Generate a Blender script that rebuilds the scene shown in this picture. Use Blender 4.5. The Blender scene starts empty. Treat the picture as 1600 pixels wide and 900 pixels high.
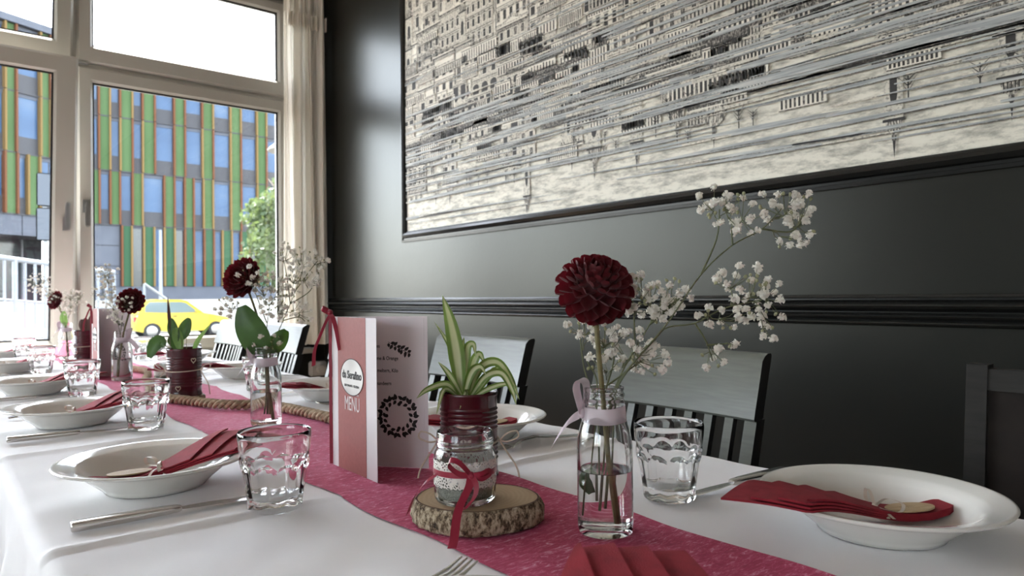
import bpy, bmesh, math, random
from math import sin, cos, pi, sqrt, radians
from mathutils import Vector, Matrix, Euler
SC = bpy.context.scene
COL = SC.collection

# ------------------------------------------------------------------ camera
cam = bpy.data.cameras.new('camera'); co = bpy.data.objects.new('camera', cam); COL.objects.link(co)
cam.sensor_width = 36; cam.lens = 1092 / 1600 * 36; cam.clip_start = .02; cam.clip_end = 600
YAW, PIT, ROL = radians(39.82), radians(.548), radians(-.637)
fw = Vector((sin(YAW) * cos(PIT), cos(YAW) * cos(PIT), sin(PIT))); rt = Vector((cos(YAW), -sin(YAW), 0)); up = rt.cross(fw)
r2 = cos(ROL) * rt + sin(ROL) * up; u2 = -sin(ROL) * rt + cos(ROL) * up
m = Matrix((r2, u2, -fw)).transposed().to_4x4(); m.translation = (0, 0, .99); co.matrix_world = m
cam.dof.use_dof = True; cam.dof.focus_distance = .85; cam.dof.aperture_fstop = 11
SC.camera = co
# ------------------------------------------------------------------ sky, sun, exposure
SUN_EL, SUN_AZ = radians(65), radians(4)      # azimuth from +Y towards +X
w = bpy.data.worlds.new('world'); SC.world = w; w.use_nodes = True
nt = w.node_tree; bgn = nt.nodes['Background']; sky = nt.nodes.new('ShaderNodeTexSky'); sky.sky_type = 'NISHITA'
sky.sun_disc = False; sky.sun_elevation = SUN_EL; sky.sun_rotation = SUN_AZ; sky.altitude = 200; sky.dust_density = 2.0
hs = nt.nodes.new('ShaderNodeHueSaturation'); hs.inputs['Saturation'].default_value = .38; nt.links.new(sky.outputs[0], hs.inputs['Color']); nt.links.new(hs.outputs[0], bgn.inputs[0]); bgn.inputs[1].default_value = 0.9
sl = bpy.data.lights.new('sun', 'SUN'); sl.energy = 14; sl.angle = radians(.6); sl.color = (1, .95, .88)
so = bpy.data.objects.new('sun', sl); COL.objects.link(so)
sd = Vector((sin(SUN_AZ) * cos(SUN_EL), cos(SUN_AZ) * cos(SUN_EL), sin(SUN_EL)))
so.rotation_euler = sd.to_track_quat('Z', 'Y').to_euler(); so.location = (0, 20, 30)
SC.view_settings.view_transform = 'Standard'; SC.view_settings.look = 'None'; SC.view_settings.gamma = 1
SC.view_settings.exposure = 1.7; SC.view_settings.use_curve_mapping = False
SC.cycles.max_bounces = 14; SC.cycles.diffuse_bounces = 5; SC.cycles.glossy_bounces = 5
SC.cycles.transmission_bounces = 12; SC.cycles.transparent_max_bounces = 16
SC.cycles.sample_clamp_indirect = 6; SC.cycles.use_denoising = True

# ------------------------------------------------------------------ helpers
def sset(o, label=None, cat=None, group=None, kind=None):
    if label: o['label'] = label
    if cat: o['category'] = cat
    if group: o['group'] = group
    if kind: o['kind'] = kind
    return o
def T(name, label=None, cat=None, loc=(0, 0, 0), rz=0, group=None, kind=None):
    o = bpy.data.objects.new(name, None); COL.objects.link(o); o.location = loc; o.rotation_euler = (0, 0, rz); o.empty_display_size = .02
    return sset(o, label, cat, group, kind)
def copy_tree(o, parent=None, loc=None, rz=None, label=None):
    c = o.copy(); COL.objects.link(c); c.parent = parent
    if loc is not None: c.location = loc
    if rz is not None: c.rotation_euler = (0, 0, rz)
    if label: c['label'] = label
    for ch in list(o.children): copy_tree(ch, c)
    return c
def cr(pts, n=6):
    pts = [Vector(p) for p in pts]
    if len(pts) < 3: 
        return [pts[0].lerp(pts[-1], i / n) for i in range(n + 1)]
    P = [pts[0] * 2 - pts[1]] + pts + [pts[-1] * 2 - pts[-2]]; out = []
    for i in range(1, len(P) - 2):
        p0, p1, p2, p3 = P[i - 1:i + 3]
        for k in range(n):
            t = k / n
            out.append(.5 * ((2 * p1) + (p2 - p0) * t + (2 * p0 - 5 * p1 + 4 * p2 - p3) * t * t + (3 * p1 - p0 - 3 * p2 + p3) * t ** 3))
    out.append(pts[-1]); return out
class MB:
    def __init__(s): s.v = []; s.f = []; s.mi = []; s.cur = 0
    def add(s, vs, fs):
        b = len(s.v); s.v += [tuple(v) for v in vs]; s.f += [tuple(i + b for i in f) for f in fs]; s.mi += [s.cur] * len(fs)
    def box(s, x0, x1, y0, y1, z0, z1, M=None):
        vs = [(x, y, z) for z in (z0, z1) for y in (y0, y1) for x in (x0, x1)]
        if M is not None: vs = [M @ Vector(v) for v in vs]
        s.add(vs, [(0, 2, 3, 1), (4, 5, 7, 6), (0, 1, 5, 4), (2, 6, 7, 3), (0, 4, 6, 2), (1, 3, 7, 5)]); return s
    def lathe(s, prof, n=40, c=(0, 0, 0), rf=None, th0=0):
        vs = []; fs = []; idx = []
        for k, (r, z) in enumerate(prof):
            if r <= 1e-7: idx.append([len(vs)] * n); vs.append((c[0], c[1], c[2] + z))
            else:
                idx.append(list(range(len(vs), len(vs) + n)))
                for j in range(n):
                    a = th0 + 2 * pi * j / n; rr, zz = (r, z) if rf is None else rf(r, z, a, k)
                    vs.append((c[0] + rr * cos(a), c[1] + rr * sin(a), c[2] + zz))
        for i in range(len(prof) - 1):
            for j in range(n):
                q = [idx[i][j], idx[i][(j + 1) % n], idx[i + 1][(j + 1) % n], idx[i + 1][j]]
                q2 = []
                for e in q:
                    if e not in q2: q2.append(e)
                if len(q2) > 2: fs.append(q2)
        s.add(vs, fs); return s
    def tube(s, pts, r, n=6, caps=True):
        pts = [Vector(p) for p in pts]; N = len(pts)
        rs = [r] * N if not hasattr(r, '__len__') else r
        t = (pts[1] - pts[0]).normalized(); a = Vector((0, 0, 1)) if abs(t.z) < .9 else Vector((1, 0, 0))
        u = t.cross(a).normalized(); vs = []; fs = []
        for i in range(N):
            t = (pts[min(i + 1, N - 1)] - pts[max(i - 1, 0)])
            if t.length < 1e-9: t = Vector((0, 0, 1))
            t.normalize(); u = (u - t * u.dot(t)).normalized(); w_ = t.cross(u)
            for j in range(n):
                g = 2 * pi * j / n; vs.append(pts[i] + (u * cos(g) + w_ * sin(g)) * rs[i])
        for i in range(N - 1):
            for j in range(n):
                fs.append((i * n + j, i * n + (j + 1) % n, (i + 1) * n + (j + 1) % n, (i + 1) * n + j))
        if caps: fs += [tuple(range(n - 1, -1, -1)), tuple(range((N - 1) * n, N * n))]
        s.add(vs, fs); return s
    def strip(s, pts, wd, wid, th=0, nd=None):
        """flat band along pts; wd = width direction (one vector or one per point); wid = width(s)"""
        pts = [Vector(p) for p in pts]; N = len(pts)
        W = [Vector(wd).normalized()] * N if not isinstance(wd, list) else [Vector(q).normalized() for q in wd]
        ww = [wid] * N if not hasattr(wid, '__len__') else wid
        vs = []; fs = []
        for i in range(N):
            vs += [pts[i] - W[i] * ww[i] / 2, pts[i] + W[i] * ww[i] / 2]
        if th == 0:
            fs = [(2 * i, 2 * i + 1, 2 * i + 3, 2 * i + 2) for i in range(N - 1)]
        else:
            b = []
            for i in range(N):
                t = (pts[min(i + 1, N - 1)] - pts[max(i - 1, 0)]).normalized(); nn = t.cross(W[i])
                nn = nn.normalized() * th
                b += [vs[2 * i] + nn, vs[2 * i + 1] + nn]
            k = len(vs); vs += b
            for i in range(N - 1):
                a0, a1, a2, a3 = 2 * i, 2 * i + 1, 2 * i + 3, 2 * i + 2
                fs += [(a0, a3, a2, a1), (k + a0, k + a1, k + a2, k + a3), (a0, a1 - 1 + k, k + a3, a3), (a1, a2, k + a2, k + a1)]
            fs += [(0, 1, k + 1, k), (2 * N - 2, k + 2 * N - 2, k + 2 * N - 1, 2 * N - 1)]
        s.add(vs, fs); return s
    def grid(s, fn, nu, nv, closeu=False):
        vs = [fn(i / nu, j / nv) for j in range(nv + 1) for i in range(nu + 1)]
        fs = [(j * (nu + 1) + i, j * (nu + 1) + i + 1, (j + 1) * (nu + 1) + i + 1, (j + 1) * (nu + 1) + i) for j in range(nv) for i in range(nu)]
        s.add(vs, fs); return s
    def poly(s, pts, d=None):
        """flat polygon, or a prism when d is an extrusion vector"""
        n = len(pts); pts = [Vector(p) for p in pts]
        if d is None: s.add(pts, [tuple(range(n))])
        else:
            d = Vector(d); s.add(pts + [p + d for p in pts], [tuple(range(n - 1, -1, -1)), tuple(range(n, 2 * n))] + [(i, (i + 1) % n, n + (i + 1) % n, n + i) for i in range(n)])
        return s
    def sphere(s, c, r, nu=12, nv=8, sc=(1, 1, 1)):
        return s.lathe_m([(r * sin(pi * i / nv), -r * cos(pi * i / nv)) for i in range(nv + 1)], nu, c, sc)
    def lathe_m(s, prof, n, c, sc):
        k = len(s.v); s.lathe(prof, n)
        s.v[k:] = [(c[0] + x * sc[0], c[1] + y * sc[1], c[2] + z * sc[2]) for x, y, z in s.v[k:]]; return s
    def xf(s, M, k=0): s.v[k:] = [tuple(M @ Vector(v)) for v in s.v[k:]]; return s
    def mesh(s, name, mat, smooth=True, ang=40):
        me = bpy.data.meshes.new(name); me.from_pydata(s.v, [], s.f); 
        for mm in (mat if isinstance(mat, (list, tuple)) else [mat]): me.materials.append(mm)
        if any(s.mi): me.polygons.foreach_set('material_index', s.mi)
        if smooth and len(s.f):
            me.polygons.foreach_set('use_smooth', [True] * len(s.f)); me.set_sharp_from_angle(angle=radians(ang))
        me.update(); return me
    def build(s, name, mat, parent=None, smooth=True, ang=40, loc=None):
        return obj(name, s.mesh(name, mat, smooth, ang), parent, loc)
def obj(name, me, parent=None, loc=None, rot=None, sc=None):
    o = bpy.data.objects.new(name, me); COL.objects.link(o)
    if parent: o.parent = parent
    if loc is not None: o.location = loc
    if rot is not None: o.rotation_euler = rot
    if sc is not None: o.scale = (sc, sc, sc) if not hasattr(sc, '__len__') else sc
    return o
def bevbox(x0, x1, y0, y1, z0, z1, b=.003, seg=2):
    bm = bmesh.new(); bmesh.ops.create_cube(bm, size=1)
    for v in bm.verts: v.co = ((x0 + x1) / 2 + v.co.x * (x1 - x0), (y0 + y1) / 2 + v.co.y * (y1 - y0), (z0 + z1) / 2 + v.co.z * (z1 - z0))
    bmesh.ops.bevel(bm, geom=bm.edges[:], offset=b, segments=seg, affect='EDGES')
    r = MB(); r.v = [tuple(v.co) for v in bm.verts]; bm.verts.index_update(); r.f = [tuple(v.index for v in f.verts) for f in bm.faces]; r.mi = [0] * len(r.f); bm.free(); return r
def text_mesh(body, size, ext=.0001, sx=1.0, bold=0):
    cu = bpy.data.curves.new('lettering', 'FONT'); cu.body = body; cu.size = size; cu.align_x = 'CENTER'; cu.align_y = 'CENTER'; cu.extrude = ext; cu.offset = bold; cu.resolution_u = 3
    t = bpy.data.objects.new('lettering', cu); COL.objects.link(t)
    dg = bpy.context.evaluated_depsgraph_get(); me = bpy.data.meshes.new_from_object(t.evaluated_get(dg), depsgraph=dg)
    bpy.data.objects.remove(t); bpy.data.curves.remove(cu)
    for v in me.vertices: v.co.x *= sx
    return me

# ------------------------------------------------------------------ materials
MATS = {}
def mat(name, col=(.5, .5, .5), rough=.5, metal=0, spec=.5, trans=0, ior=1.45, coat=0, sheen=0, sss=0, emit=None):
    m_ = bpy.data.materials.new(name); m_.use_nodes = True; b = m_.node_tree.nodes['Principled BSDF']; i = b.inputs
    i['Base Color'].default_value = (*col, 1); i['Roughness'].default_value = rough; i['Metallic'].default_value = metal
    i['Specular IOR Level'].default_value = spec; i['IOR'].default_value = ior; i['Transmission Weight'].default_value = trans
    i['Coat Weight'].default_value = coat; i['Sheen Weight'].default_value = sheen
    if sss: i['Subsurface Weight'].default_value = sss; i['Subsurface Scale'].default_value = .005
    if emit: i['Emission Color'].default_value = (*emit[0], 1); i['Emission Strength'].default_value = emit[1]
    MATS[name] = m_; return m_
def N(m_, t, **kw):
    n = m_.node_tree.nodes.new(t)
    for k, v in kw.items():
        if k in n.inputs: n.inputs[k].default_value = v
        else: setattr(n, k, v)
    return n
def L(m_, a, b): m_.node_tree.links.new(a, b)
def coords(m_, scale=(1, 1, 1), rot=(0, 0, 0), kind='Object'):
    tc = N(m_, 'ShaderNodeTexCoord'); mp = N(m_, 'ShaderNodeMapping'); mp.inputs['Scale'].default_value = scale; mp.inputs['Rotation'].default_value = rot
    L(m_, tc.outputs[kind], mp.inputs[0]); return mp.outputs[0]
def noise_col(m_, stops, scale=5, detail=4, rough=.5, cs=(1, 1, 1), dist=0, rot=(0, 0, 0)):
    """colour ramp driven by noise into the base colour"""
    b = m_.node_tree.nodes['Principled BSDF']; n = N(m_, 'ShaderNodeTexNoise', Scale=scale, Detail=detail, Roughness=rough, Distortion=dist); L(m_, coords(m_, cs, rot), n.inputs['Vector'])
    r = N(m_, 'ShaderNodeValToRGB'); e = r.color_ramp.elements
    while len(e) < len(stops): e.new(.5)
    for k, (p, c) in enumerate(stops): e[k].position = p; e[k].color = (*c, 1)
    L(m_, n.outputs[0], r.inputs[0]); L(m_, r.outputs[0], b.inputs['Base Color']); return n, r
def bump(m_, scale=50, strength=.2, dist=.001, detail=3, cs=(1, 1, 1), tex='noise'):
    b = m_.node_tree.nodes['Principled BSDF']
    if tex == 'noise': n = N(m_, 'ShaderNodeTexNoise', Scale=scale, Detail=detail); o_ = n.outputs[0]
    elif tex == 'vor': n = N(m_, 'ShaderNodeTexVoronoi', Scale=scale); o_ = n.outputs[0]
    else: n = N(m_, 'ShaderNodeTexWave', Scale=scale, Distortion=2); o_ = n.outputs[0]
    L(m_, coords(m_, cs), n.inputs['Vector']); bp = N(m_, 'ShaderNodeBump', Strength=strength, Distance=dist); L(m_, o_, bp.inputs['Height'])
    if b.inputs['Normal'].is_linked: L(m_, b.inputs['Normal'].links[0].from_socket, bp.inputs['Normal'])
    L(m_, bp.outputs[0], b.inputs['Normal']); return m_
def translucent(m_, amt, col):
    nt_ = m_.node_tree; b = nt_.nodes['Principled BSDF']; out = nt_.nodes['Material Output']; t = N(m_, 'ShaderNodeBsdfTranslucent'); t.inputs[0].default_value = (*col, 1)
    mx = N(m_, 'ShaderNodeMixShader'); mx.inputs[0].default_value = amt; L(m_, b.outputs[0], mx.inputs[1]); L(m_, t.outputs[0], mx.inputs[2]); L(m_, mx.outputs[0], out.inputs[0]); return m_
M_wall = mat('charcoal_paint', (.008, .008, .0072), .32, spec=.41); noise_col(M_wall, [(.3, (.0070, .0070, .0060)), (.7, (.0090, .0090, .0078))], 3, 5); bump(M_wall, 60, .10, .002); bump(M_wall, 4, .25, .004); M_wall.node_tree.nodes['Principled BSDF'].inputs['Specular Tint'].default_value = (1, 1, .91, 1)
M_trim = mat('charcoal_gloss_paint', (.010, .0102, .0095), .27, spec=.42); bump(M_trim, 25, .06, .002)
M_white = mat('white_plaster', (.84, .82, .78), .8); bump(M_white, 90, .15, .002)
M_floor = mat('dark_oak_boards', (.16, .10, .06), .4); noise_col(M_floor, [(.3, (.12, .075, .045)), (.7, (.22, .14, .085))], 6, 6, cs=(8, 1, 1)); bump(M_floor, 20, .1)
M_pvc = mat('cream_window_lacquer', (.345, .33, .29), .38); bump(M_pvc, 12, .05, .002)
M_gask = mat('black_gasket', (.012, .012, .012), .5)
M_alu = mat('brushed_aluminium', (.34, .34, .33), .28, metal=.9); bump(M_alu, 200, .05, .0005)
M_cloth = mat('white_tablecloth_cotton', (.82, .81, .82), .85, sheen=.1); noise_col(M_cloth, [(.35, (.80, .79, .805)), (.65, (.84, .83, .835))], 7, 3); bump(M_cloth, 1400, .12, .0004); bump(M_cloth, 9, .35, .004)
M_runner = mat('crimson_fleece_runner', (.4, .02, .08), .8, sheen=.16); MATS['crimson_fleece_runner'].node_tree.nodes['Principled BSDF'].inputs['Sheen Tint'].default_value = (1, .6, .85, 1); MATS['crimson_fleece_runner'].node_tree.nodes['Principled BSDF'].inputs['Sheen Roughness'].default_value = .5
noise_col(M_runner, [(.32, (.27, .006, .038)), (.47, (.40, .012, .066)), (.55, (.52, .055, .135)), (.64, (.74, .40, .50))], 210, 10, .78, cs=(.30, 1, 1), dist=1.2, rot=(0, 0, .45)); bump(M_runner, 300, .6, .0008, cs=(.4, 1, 1)); bump(M_runner, 20, .4, .003)
M_napkin = mat('crimson_paper_napkin', (.30, .012, .028), .85); noise_col(M_napkin, [(.3, (.21, .008, .018)), (.7, (.30, .014, .028))], 60, 4); bump(M_napkin, 900, .35, .0005, tex='vor')
M_glass = mat('clear_glass', (.985, .99, .985), 0.0, trans=1, ior=1.48); bump(M_glass, 40, .015, .001)
M_water = mat('clear_water', (.98, .99, .985), 0, trans=1, ior=1.33); bump(M_water, 30, .004, .0005)
M_porc = mat('ivory_porcelain', (.74, .725, .68), .12, spec=.5, coat=.3); bump(M_porc, 14, .02, .002)
M_steel = mat('polished_steel', (.60, .58, .56), .17, metal=1); bump(M_steel, 60, .02, .0005)
M_satin_w = mat('pale_pink_satin', (.72, .63, .67), .45, sheen=.3); bump(M_satin_w, 500, .1, .0003); translucent(M_satin_w, .25, (.75, .66, .70))
M_satin_r = mat('wine_satin', (.26, .008, .030), .38, sheen=.2); bump(M_satin_r, 500, .1, .0003)
M_cream_rib = mat('cream_ribbon', (.66, .58, .50), .5); bump(M_cream_rib, 400, .1, .0003)
M_tin = mat('wine_red_lacquered_tin', (.055, .004, .009), .27, coat=.3); bump(M_tin, 40, .05, .001)
M_tin_edge = mat('bare_tin', (.55, .52, .5), .3, metal=1); bump(M_tin_edge, 80, .05, .0005)
M_soil = mat('potting_soil', (.03, .02, .014), .95); bump(M_soil, 90, 1, .004)
M_bark = mat('birch_bark', (.3, .25, .2), .9); noise_col(M_bark, [(.38, (.018, .011, .007)), (.46, (.12, .08, .046)), (.53, (.34, .27, .185)), (.68, (.56, .48, .37))], 170, 9, .74, cs=(1, 1, .55), dist=.15); bump(M_bark, 90, 1, .004)
M_wood = mat('cut_birch_wood', (.42, .29, .17), .6)
M_tag = mat('thin_plywood_tag', (.46, .33, .19), .6); noise_col(M_tag, [(.3, (.40, .28, .15)), (.7, (.52, .39, .24))], 40, 4, cs=(1, 6, 1)); bump(M_tag, 100, .1)
M_ink = mat('black_ink', (.02, .016, .016), .6); bump(M_ink, 50, .02)
M_rope = mat('jute_rope', (.30, .22, .14), .95); noise_col(M_rope, [(.3, (.25, .18, .11)), (.7, (.50, .39, .27))], 160, 5, cs=(1, 1, 1)); bump(M_rope, 400, .9, .001)
M_twine = mat('cream_twine', (.58, .47, .38), .9); bump(M_twine, 500, .6, .0004)
M_leaf = mat('deep_green_leaf', (.035, .09, .02), .42); noise_col(M_leaf, [(.3, (.016, .045, .008)), (.7, (.036, .085, .018))], 40, 3); bump(M_leaf, 60, .15, .001); translucent(M_leaf, .2, (.09, .20, .03))
M_leaf2 = mat('young_green_leaf', (.14, .25, .06), .42); noise_col(M_leaf2, [(.3, (.10, .20, .04)), (.7, (.20, .32, .09))], 40, 3); bump(M_leaf2, 60, .15, .001); translucent(M_leaf2, .35, (.25, .42, .10))
M_stem = mat('olive_stem', (.13, .115, .04), .55); noise_col(M_stem, [(.3, (.085, .08, .025)), (.7, (.19, .15, .06))], 90, 3); bump(M_stem, 120, .2)
M_stem2 = mat('thin_grey_green_stem', (.11, .12, .055), .6); bump(M_stem2, 120, .1)
M_stick = mat('brown_stick', (.09, .035, .028), .7); bump(M_stick, 120, .2)
M_petal = mat('dark_crimson_petal', (.10, .003, .009), .6, sheen=.12); noise_col(M_petal, [(.3, (.055, .0016, .005)), (.7, (.10, .003, .008))], 90, 3); bump(M_petal, 150, .1, .0005); translucent(M_petal, .12, (.30, .006, .018))
M_gyp = mat('white_floret', (.80, .77, .70), .7); bump(M_gyp, 300, .1); translucent(M_gyp, .25, (.8, .77, .7))
M_bud = mat('green_bud', (.30, .30, .17), .7); bump(M_bud, 300, .1)
M_card_w = mat('mauve_white_card', (.62, .57, .585), .6); bump(M_card_w, 200, .03)
M_card_in = mat('warm_grey_card', (.74, .655, .68), .55); bump(M_card_in, 200, .03)
M_card_r = mat('terracotta_band', (.265, .060, .055), .6); noise_col(M_card_r, [(.3, (.25, .055, .05)), (.7, (.285, .068, .06))], 200, 3); bump(M_card_r, 300, .1, .0003)
M_silver = mat('silver_print', (.52, .50, .50), .4, metal=.4); noise_col(M_silver, [(.35, (.32, .31, .31)), (.65, (.66, .64, .63))], 14, 1, cs=(1, 1, 2)); bump(M_silver, 50, .02)
M_print_w = mat('pale_print', (.66, .58, .58), .6); bump(M_print_w, 50, .02)
M_chair = mat('grey_green_lacquer', (.11, .115, .10), .36, spec=.38); noise_col(M_chair, [(.3, (.092, .097, .082)), (.7, (.122, .128, .108))], 14, 6, cs=(1, 1, 12)); bump(M_chair, 30, .12, .001, cs=(1, .3, 10))
M_chair_shade = mat('painted_shade_lacquer', (.018, .017, .016), .4); bump(M_chair_shade, 60, .08, .001)  # shadow painted as near-black colour on the chair's end and side faces
M_hb = mat('dark_stained_wood', (.035, .032, .028), .6, spec=.22); noise_col(M_hb, [(.3, (.014, .0125, .011)), (.7, (.024, .022, .019))], 14, 6, cs=(1, 1, 8)); bump(M_hb, 40, .1, .001, cs=(1, 1, 6))
M_hb2 = mat('brown_panel_leather', (.026, .019, .016), .65, spec=.15); noise_col(M_hb2, [(.3, (.012, .0088, .0074)), (.7, (.020, .015, .0125))], 20, 6); bump(M_hb2, 160, .2, .001)
M_curt = mat('beige_curtain', (.80, .76, .68), .9); bump(M_curt, 700, .15, .0005); translucent(M_curt, .38, (.74, .69, .60))
M_box = mat('grey_plastic', (.45, .45, .44), .5); bump(M_box, 60, .02)
M_sand = mat('grey_green_sand', (.22, .23, .19), .95); noise_col(M_sand, [(.3, (.12, .13, .10)), (.7, (.34, .34, .29))], 700, 2); bump(M_sand, 700, 1, .001)
M_wax = mat('white_wax', (.72, .68, .70), .5, sss=.2); bump(M_wax, 60, .02)
# wood slice with rings
b_ = M_wood.node_tree.nodes['Principled BSDF']; wv = N(M_wood, 'ShaderNodeTexWave', Scale=60, Distortion=3, Detail=3); wv.wave_type = 'RINGS'; wv.rings_direction = 'Z'; L(M_wood, coords(M_wood), wv.inputs['Vector'])
rp = N(M_wood, 'ShaderNodeValToRGB'); rp.color_ramp.elements[0].color = (.40, .285, .17, 1); rp.color_ramp.elements[1].color = (.43, .31, .19, 1); L(M_wood, wv.outputs[0], rp.inputs[0]); L(M_wood, rp.outputs[0], b_.inputs['Base Color'])
# striped spider-plant leaf (UV-less: stripe by a vertex attribute)
def stripe_leaf(name, edge, mid):
    m_ = mat(name, edge, .4); b = m_.node_tree.nodes['Principled BSDF']; at = N(m_, 'ShaderNodeAttribute'); at.attribute_name = 'across'
    r = N(m_, 'ShaderNodeValToRGB'); e = r.color_ramp.elements; e[0].position = .32; e[0].color = (*mid, 1); e[1].position = .55; e[1].color = (*edge, 1)
    L(m_, at.outputs['Fac'], r.inputs[0]); L(m_, r.outputs[0], b.inputs['Base Color']); bump(m_, 60, .1, .0005); translucent(m_, .25, (.3, .42, .1)); return m_
M_spider = stripe_leaf('striped_leaf', (.12, .20, .035), (.60, .60, .36))
# lace: white threads with real holes
M_lace = mat('white_lace', (.66, .62, .57), .8); nt_ = M_lace.node_tree; vo = N(M_lace, 'ShaderNodeTexVoronoi', Scale=330); vo.feature = 'DISTANCE_TO_EDGE'; L(M_lace, coords(M_lace), vo.inputs['Vector'])
rp = N(M_lace, 'ShaderNodeValToRGB'); rp.color_ramp.elements[0].position = .16; rp.color_ramp.elements[1].position = .24; L(M_lace, vo.outputs[0], rp.inputs[0])
n2 = N(M_lace, 'ShaderNodeTexNoise', Scale=160); L(M_lace, coords(M_lace), n2.inputs['Vector']); gt = N(M_lace, 'ShaderNodeMath'); gt.operation = 'GREATER_THAN'; gt.inputs[1].default_value = .44; L(M_lace, n2.outputs[0], gt.inputs[0])
mu = N(M_lace, 'ShaderNodeMath'); mu.operation = 'MULTIPLY'; L(M_lace, rp.outputs[0], mu.inputs[0]); L(M_lace, gt.outputs[0], mu.inputs[1])
tr = N(M_lace, 'ShaderNodeBsdfTransparent'); mx = N(M_lace, 'ShaderNodeMixShader'); L(M_lace, mu.outputs[0], mx.inputs[0]); L(M_lace, nt_.nodes['Principled BSDF'].outputs[0], mx.inputs[1]); L(M_lace, tr.outputs[0], mx.inputs[2]); L(M_lace, mx.outputs[0], nt_.nodes['Material Output'].inputs[0])
# thin window glass
M_pane = mat('window_glass', (.9, .95, .93), .02); nt_ = M_pane.node_tree; tr = N(M_pane, 'ShaderNodeBsdfTransparent'); tr.inputs[0].default_value = (.975, .985, .98, 1); gl = N(M_pane, 'ShaderNodeBsdfGlossy', Roughness=.01)
lwt = N(M_pane, 'ShaderNodeLayerWeight'); pw = N(M_pane, 'ShaderNodeMath'); pw.operation = 'POWER'; pw.inputs[1].default_value = 5; fr = N(M_pane, 'ShaderNodeMath'); fr.operation = 'MULTIPLY_ADD'; fr.inputs[1].default_value = .9; fr.inputs[2].default_value = .03
L(M_pane, lwt.outputs['Facing'], pw.inputs[0]); L(M_pane, pw.outputs[0], fr.inputs[0]); mx = N(M_pane, 'ShaderNodeMixShader'); L(M_pane, fr.outputs[0], mx.inputs[0]); L(M_pane, tr.outputs[0], mx.inputs[1]); L(M_pane, gl.outputs[0], mx.inputs[2]); L(M_pane, mx.outputs[0], nt_.nodes['Material Output'].inputs[0])
# outdoors
M_asph = mat('street_asphalt', (.10, .10, .097), .9); noise_col(M_asph, [(.3, (.06, .06, .058)), (.7, (.085, .083, .08))], 2, 6); bump(M_asph, 60, .3, .01)
M_pave = mat('pale_paving', (.15, .145, .135), .9); noise_col(M_pave, [(.3, (.095, .092, .086)), (.7, (.125, .12, .112))], 3, 5); bump(M_pave, 60, .2, .01)
M_green = mat('green_facade_panel', (.05, .095, .04), .6, spec=.08); noise_col(M_green, [(.3, (.050, .088, .036)), (.7, (.064, .107, .047))], .5, 2); bump(M_green, 5, .03, .01)
M_green2 = mat('bluish_green_facade_panel', (.033, .078, .042), .6, spec=.08); bump(M_green2, 5, .03, .01)
M_fin = mat('ochre_fin', (.130, .085, .034), .7, spec=.1); bump(M_fin, 5, .03, .01)
M_fin2 = mat('rust_fin', (.098, .042, .021), .7, spec=.1); bump(M_fin2, 5, .03, .01)
M_fwin = mat('painted_sky_glass', (.10, .20, .38), .25, spec=.25); noise_col(M_fwin, [(.35, (.029, .060, .117)), (.6, (.039, .075, .138)), (.75, (.07, .104, .156))], .35, 3, cs=(1, 1, 2)); bump(M_fwin, .8, .05, .02)  # blue and pale tones paint the reflected sky into the glass colour
M_fgrey = mat('dark_grey_cladding', (.027, .027, .031), .6); bump(M_fgrey, 5, .05, .01)
M_stone = mat('blue_grey_stone', (.115, .13, .165), .7); noise_col(M_stone, [(.3, (.048, .054, .070)), (.7, (.062, .069, .085))], 1.5, 5); bump(M_stone, 8, .1, .01)
M_dglass = mat('dark_entrance_glass', (.03, .036, .04), .1); bump(M_dglass, 2, .02, .01)
M_yel = mat('yellow_car_paint', (.34, .245, .010), .3, coat=.4); bump(M_yel, 3, .01, .01)
M_tyre = mat('black_rubber', (.015, .015, .015), .8); bump(M_tyre, 30, .1)
M_railm = mat('galvanised_white_steel', (.17, .185, .20), .5, metal=.1); bump(M_railm, 20, .05)
M_lowwall = mat('white_painted_wall', (.30, .29, .27), .8); bump(M_lowwall, 20, .1)
M_trunk = mat('grey_bark', (.10, .08, .06), .9); bump(M_trunk, 20, .5, .02)
M_tleaf = mat('sunlit_tree_leaf', (.05, .08, .03), .5); noise_col(M_tleaf, [(.3, (.025, .05, .018)), (.7, (.085, .115, .045))], 1.5, 3); bump(M_tleaf, 20, .05); translucent(M_tleaf, .3, (.11, .15, .05))
M_sign = mat('pale_grey_sign_enamel', (.075, .085, .10), .6, spec=.2); bump(M_sign, 5, .03, .01)

# ================================================================== THE ROOM
XW, YW, ZC = 2.03, 4.40, 3.15       # right wall, inner face of the window wall, ceiling
XL, YB = -6.6, -3.4
def struct(name, mb, m_, label=None, smooth=False, ang=40):
    o = mb.build(name, m_, None, smooth, ang); o['kind'] = 'structure'; o['category'] = name.split('_')[0]
    if label: o['label'] = label
    return o
struct('floor', MB().box(XL, XW, YB, YW + .16, -.1, 0), M_floor, 'dark floor under the tables')
struct('ceiling', MB().box(XL - .2, XW + .2, YB - .2, YW + .2, ZC, ZC + .2), M_white, 'white ceiling of the dining room')
struct('wall_right', MB().box(XW, XW + .25, YB, YW + .2, -.1, ZC), M_wall, 'charcoal painted wall behind the chairs')
struct('wall_back', MB().box(XL, XW, YB - .25, YB, -.1, ZC), M_white, 'pale wall at the back of the room')
# left wall, out of view; two large windows added for side fill light
wl = MB()
for y0, y1 in ((YB, -3.1), (-.9, -.6), (.7, YW + .2)): wl.box(XL - .25, XL, y0, y1, -.1, ZC)
for y0, y1 in ((-3.1, -.9), (-.6, .7)): wl.box(XL - .25, XL, y0, y1, -.1, .65); wl.box(XL - .25, XL, y0, y1, 2.95, ZC)
struct('wall_left', wl, M_wall, 'charcoal wall with two added fill windows on the left')
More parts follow.
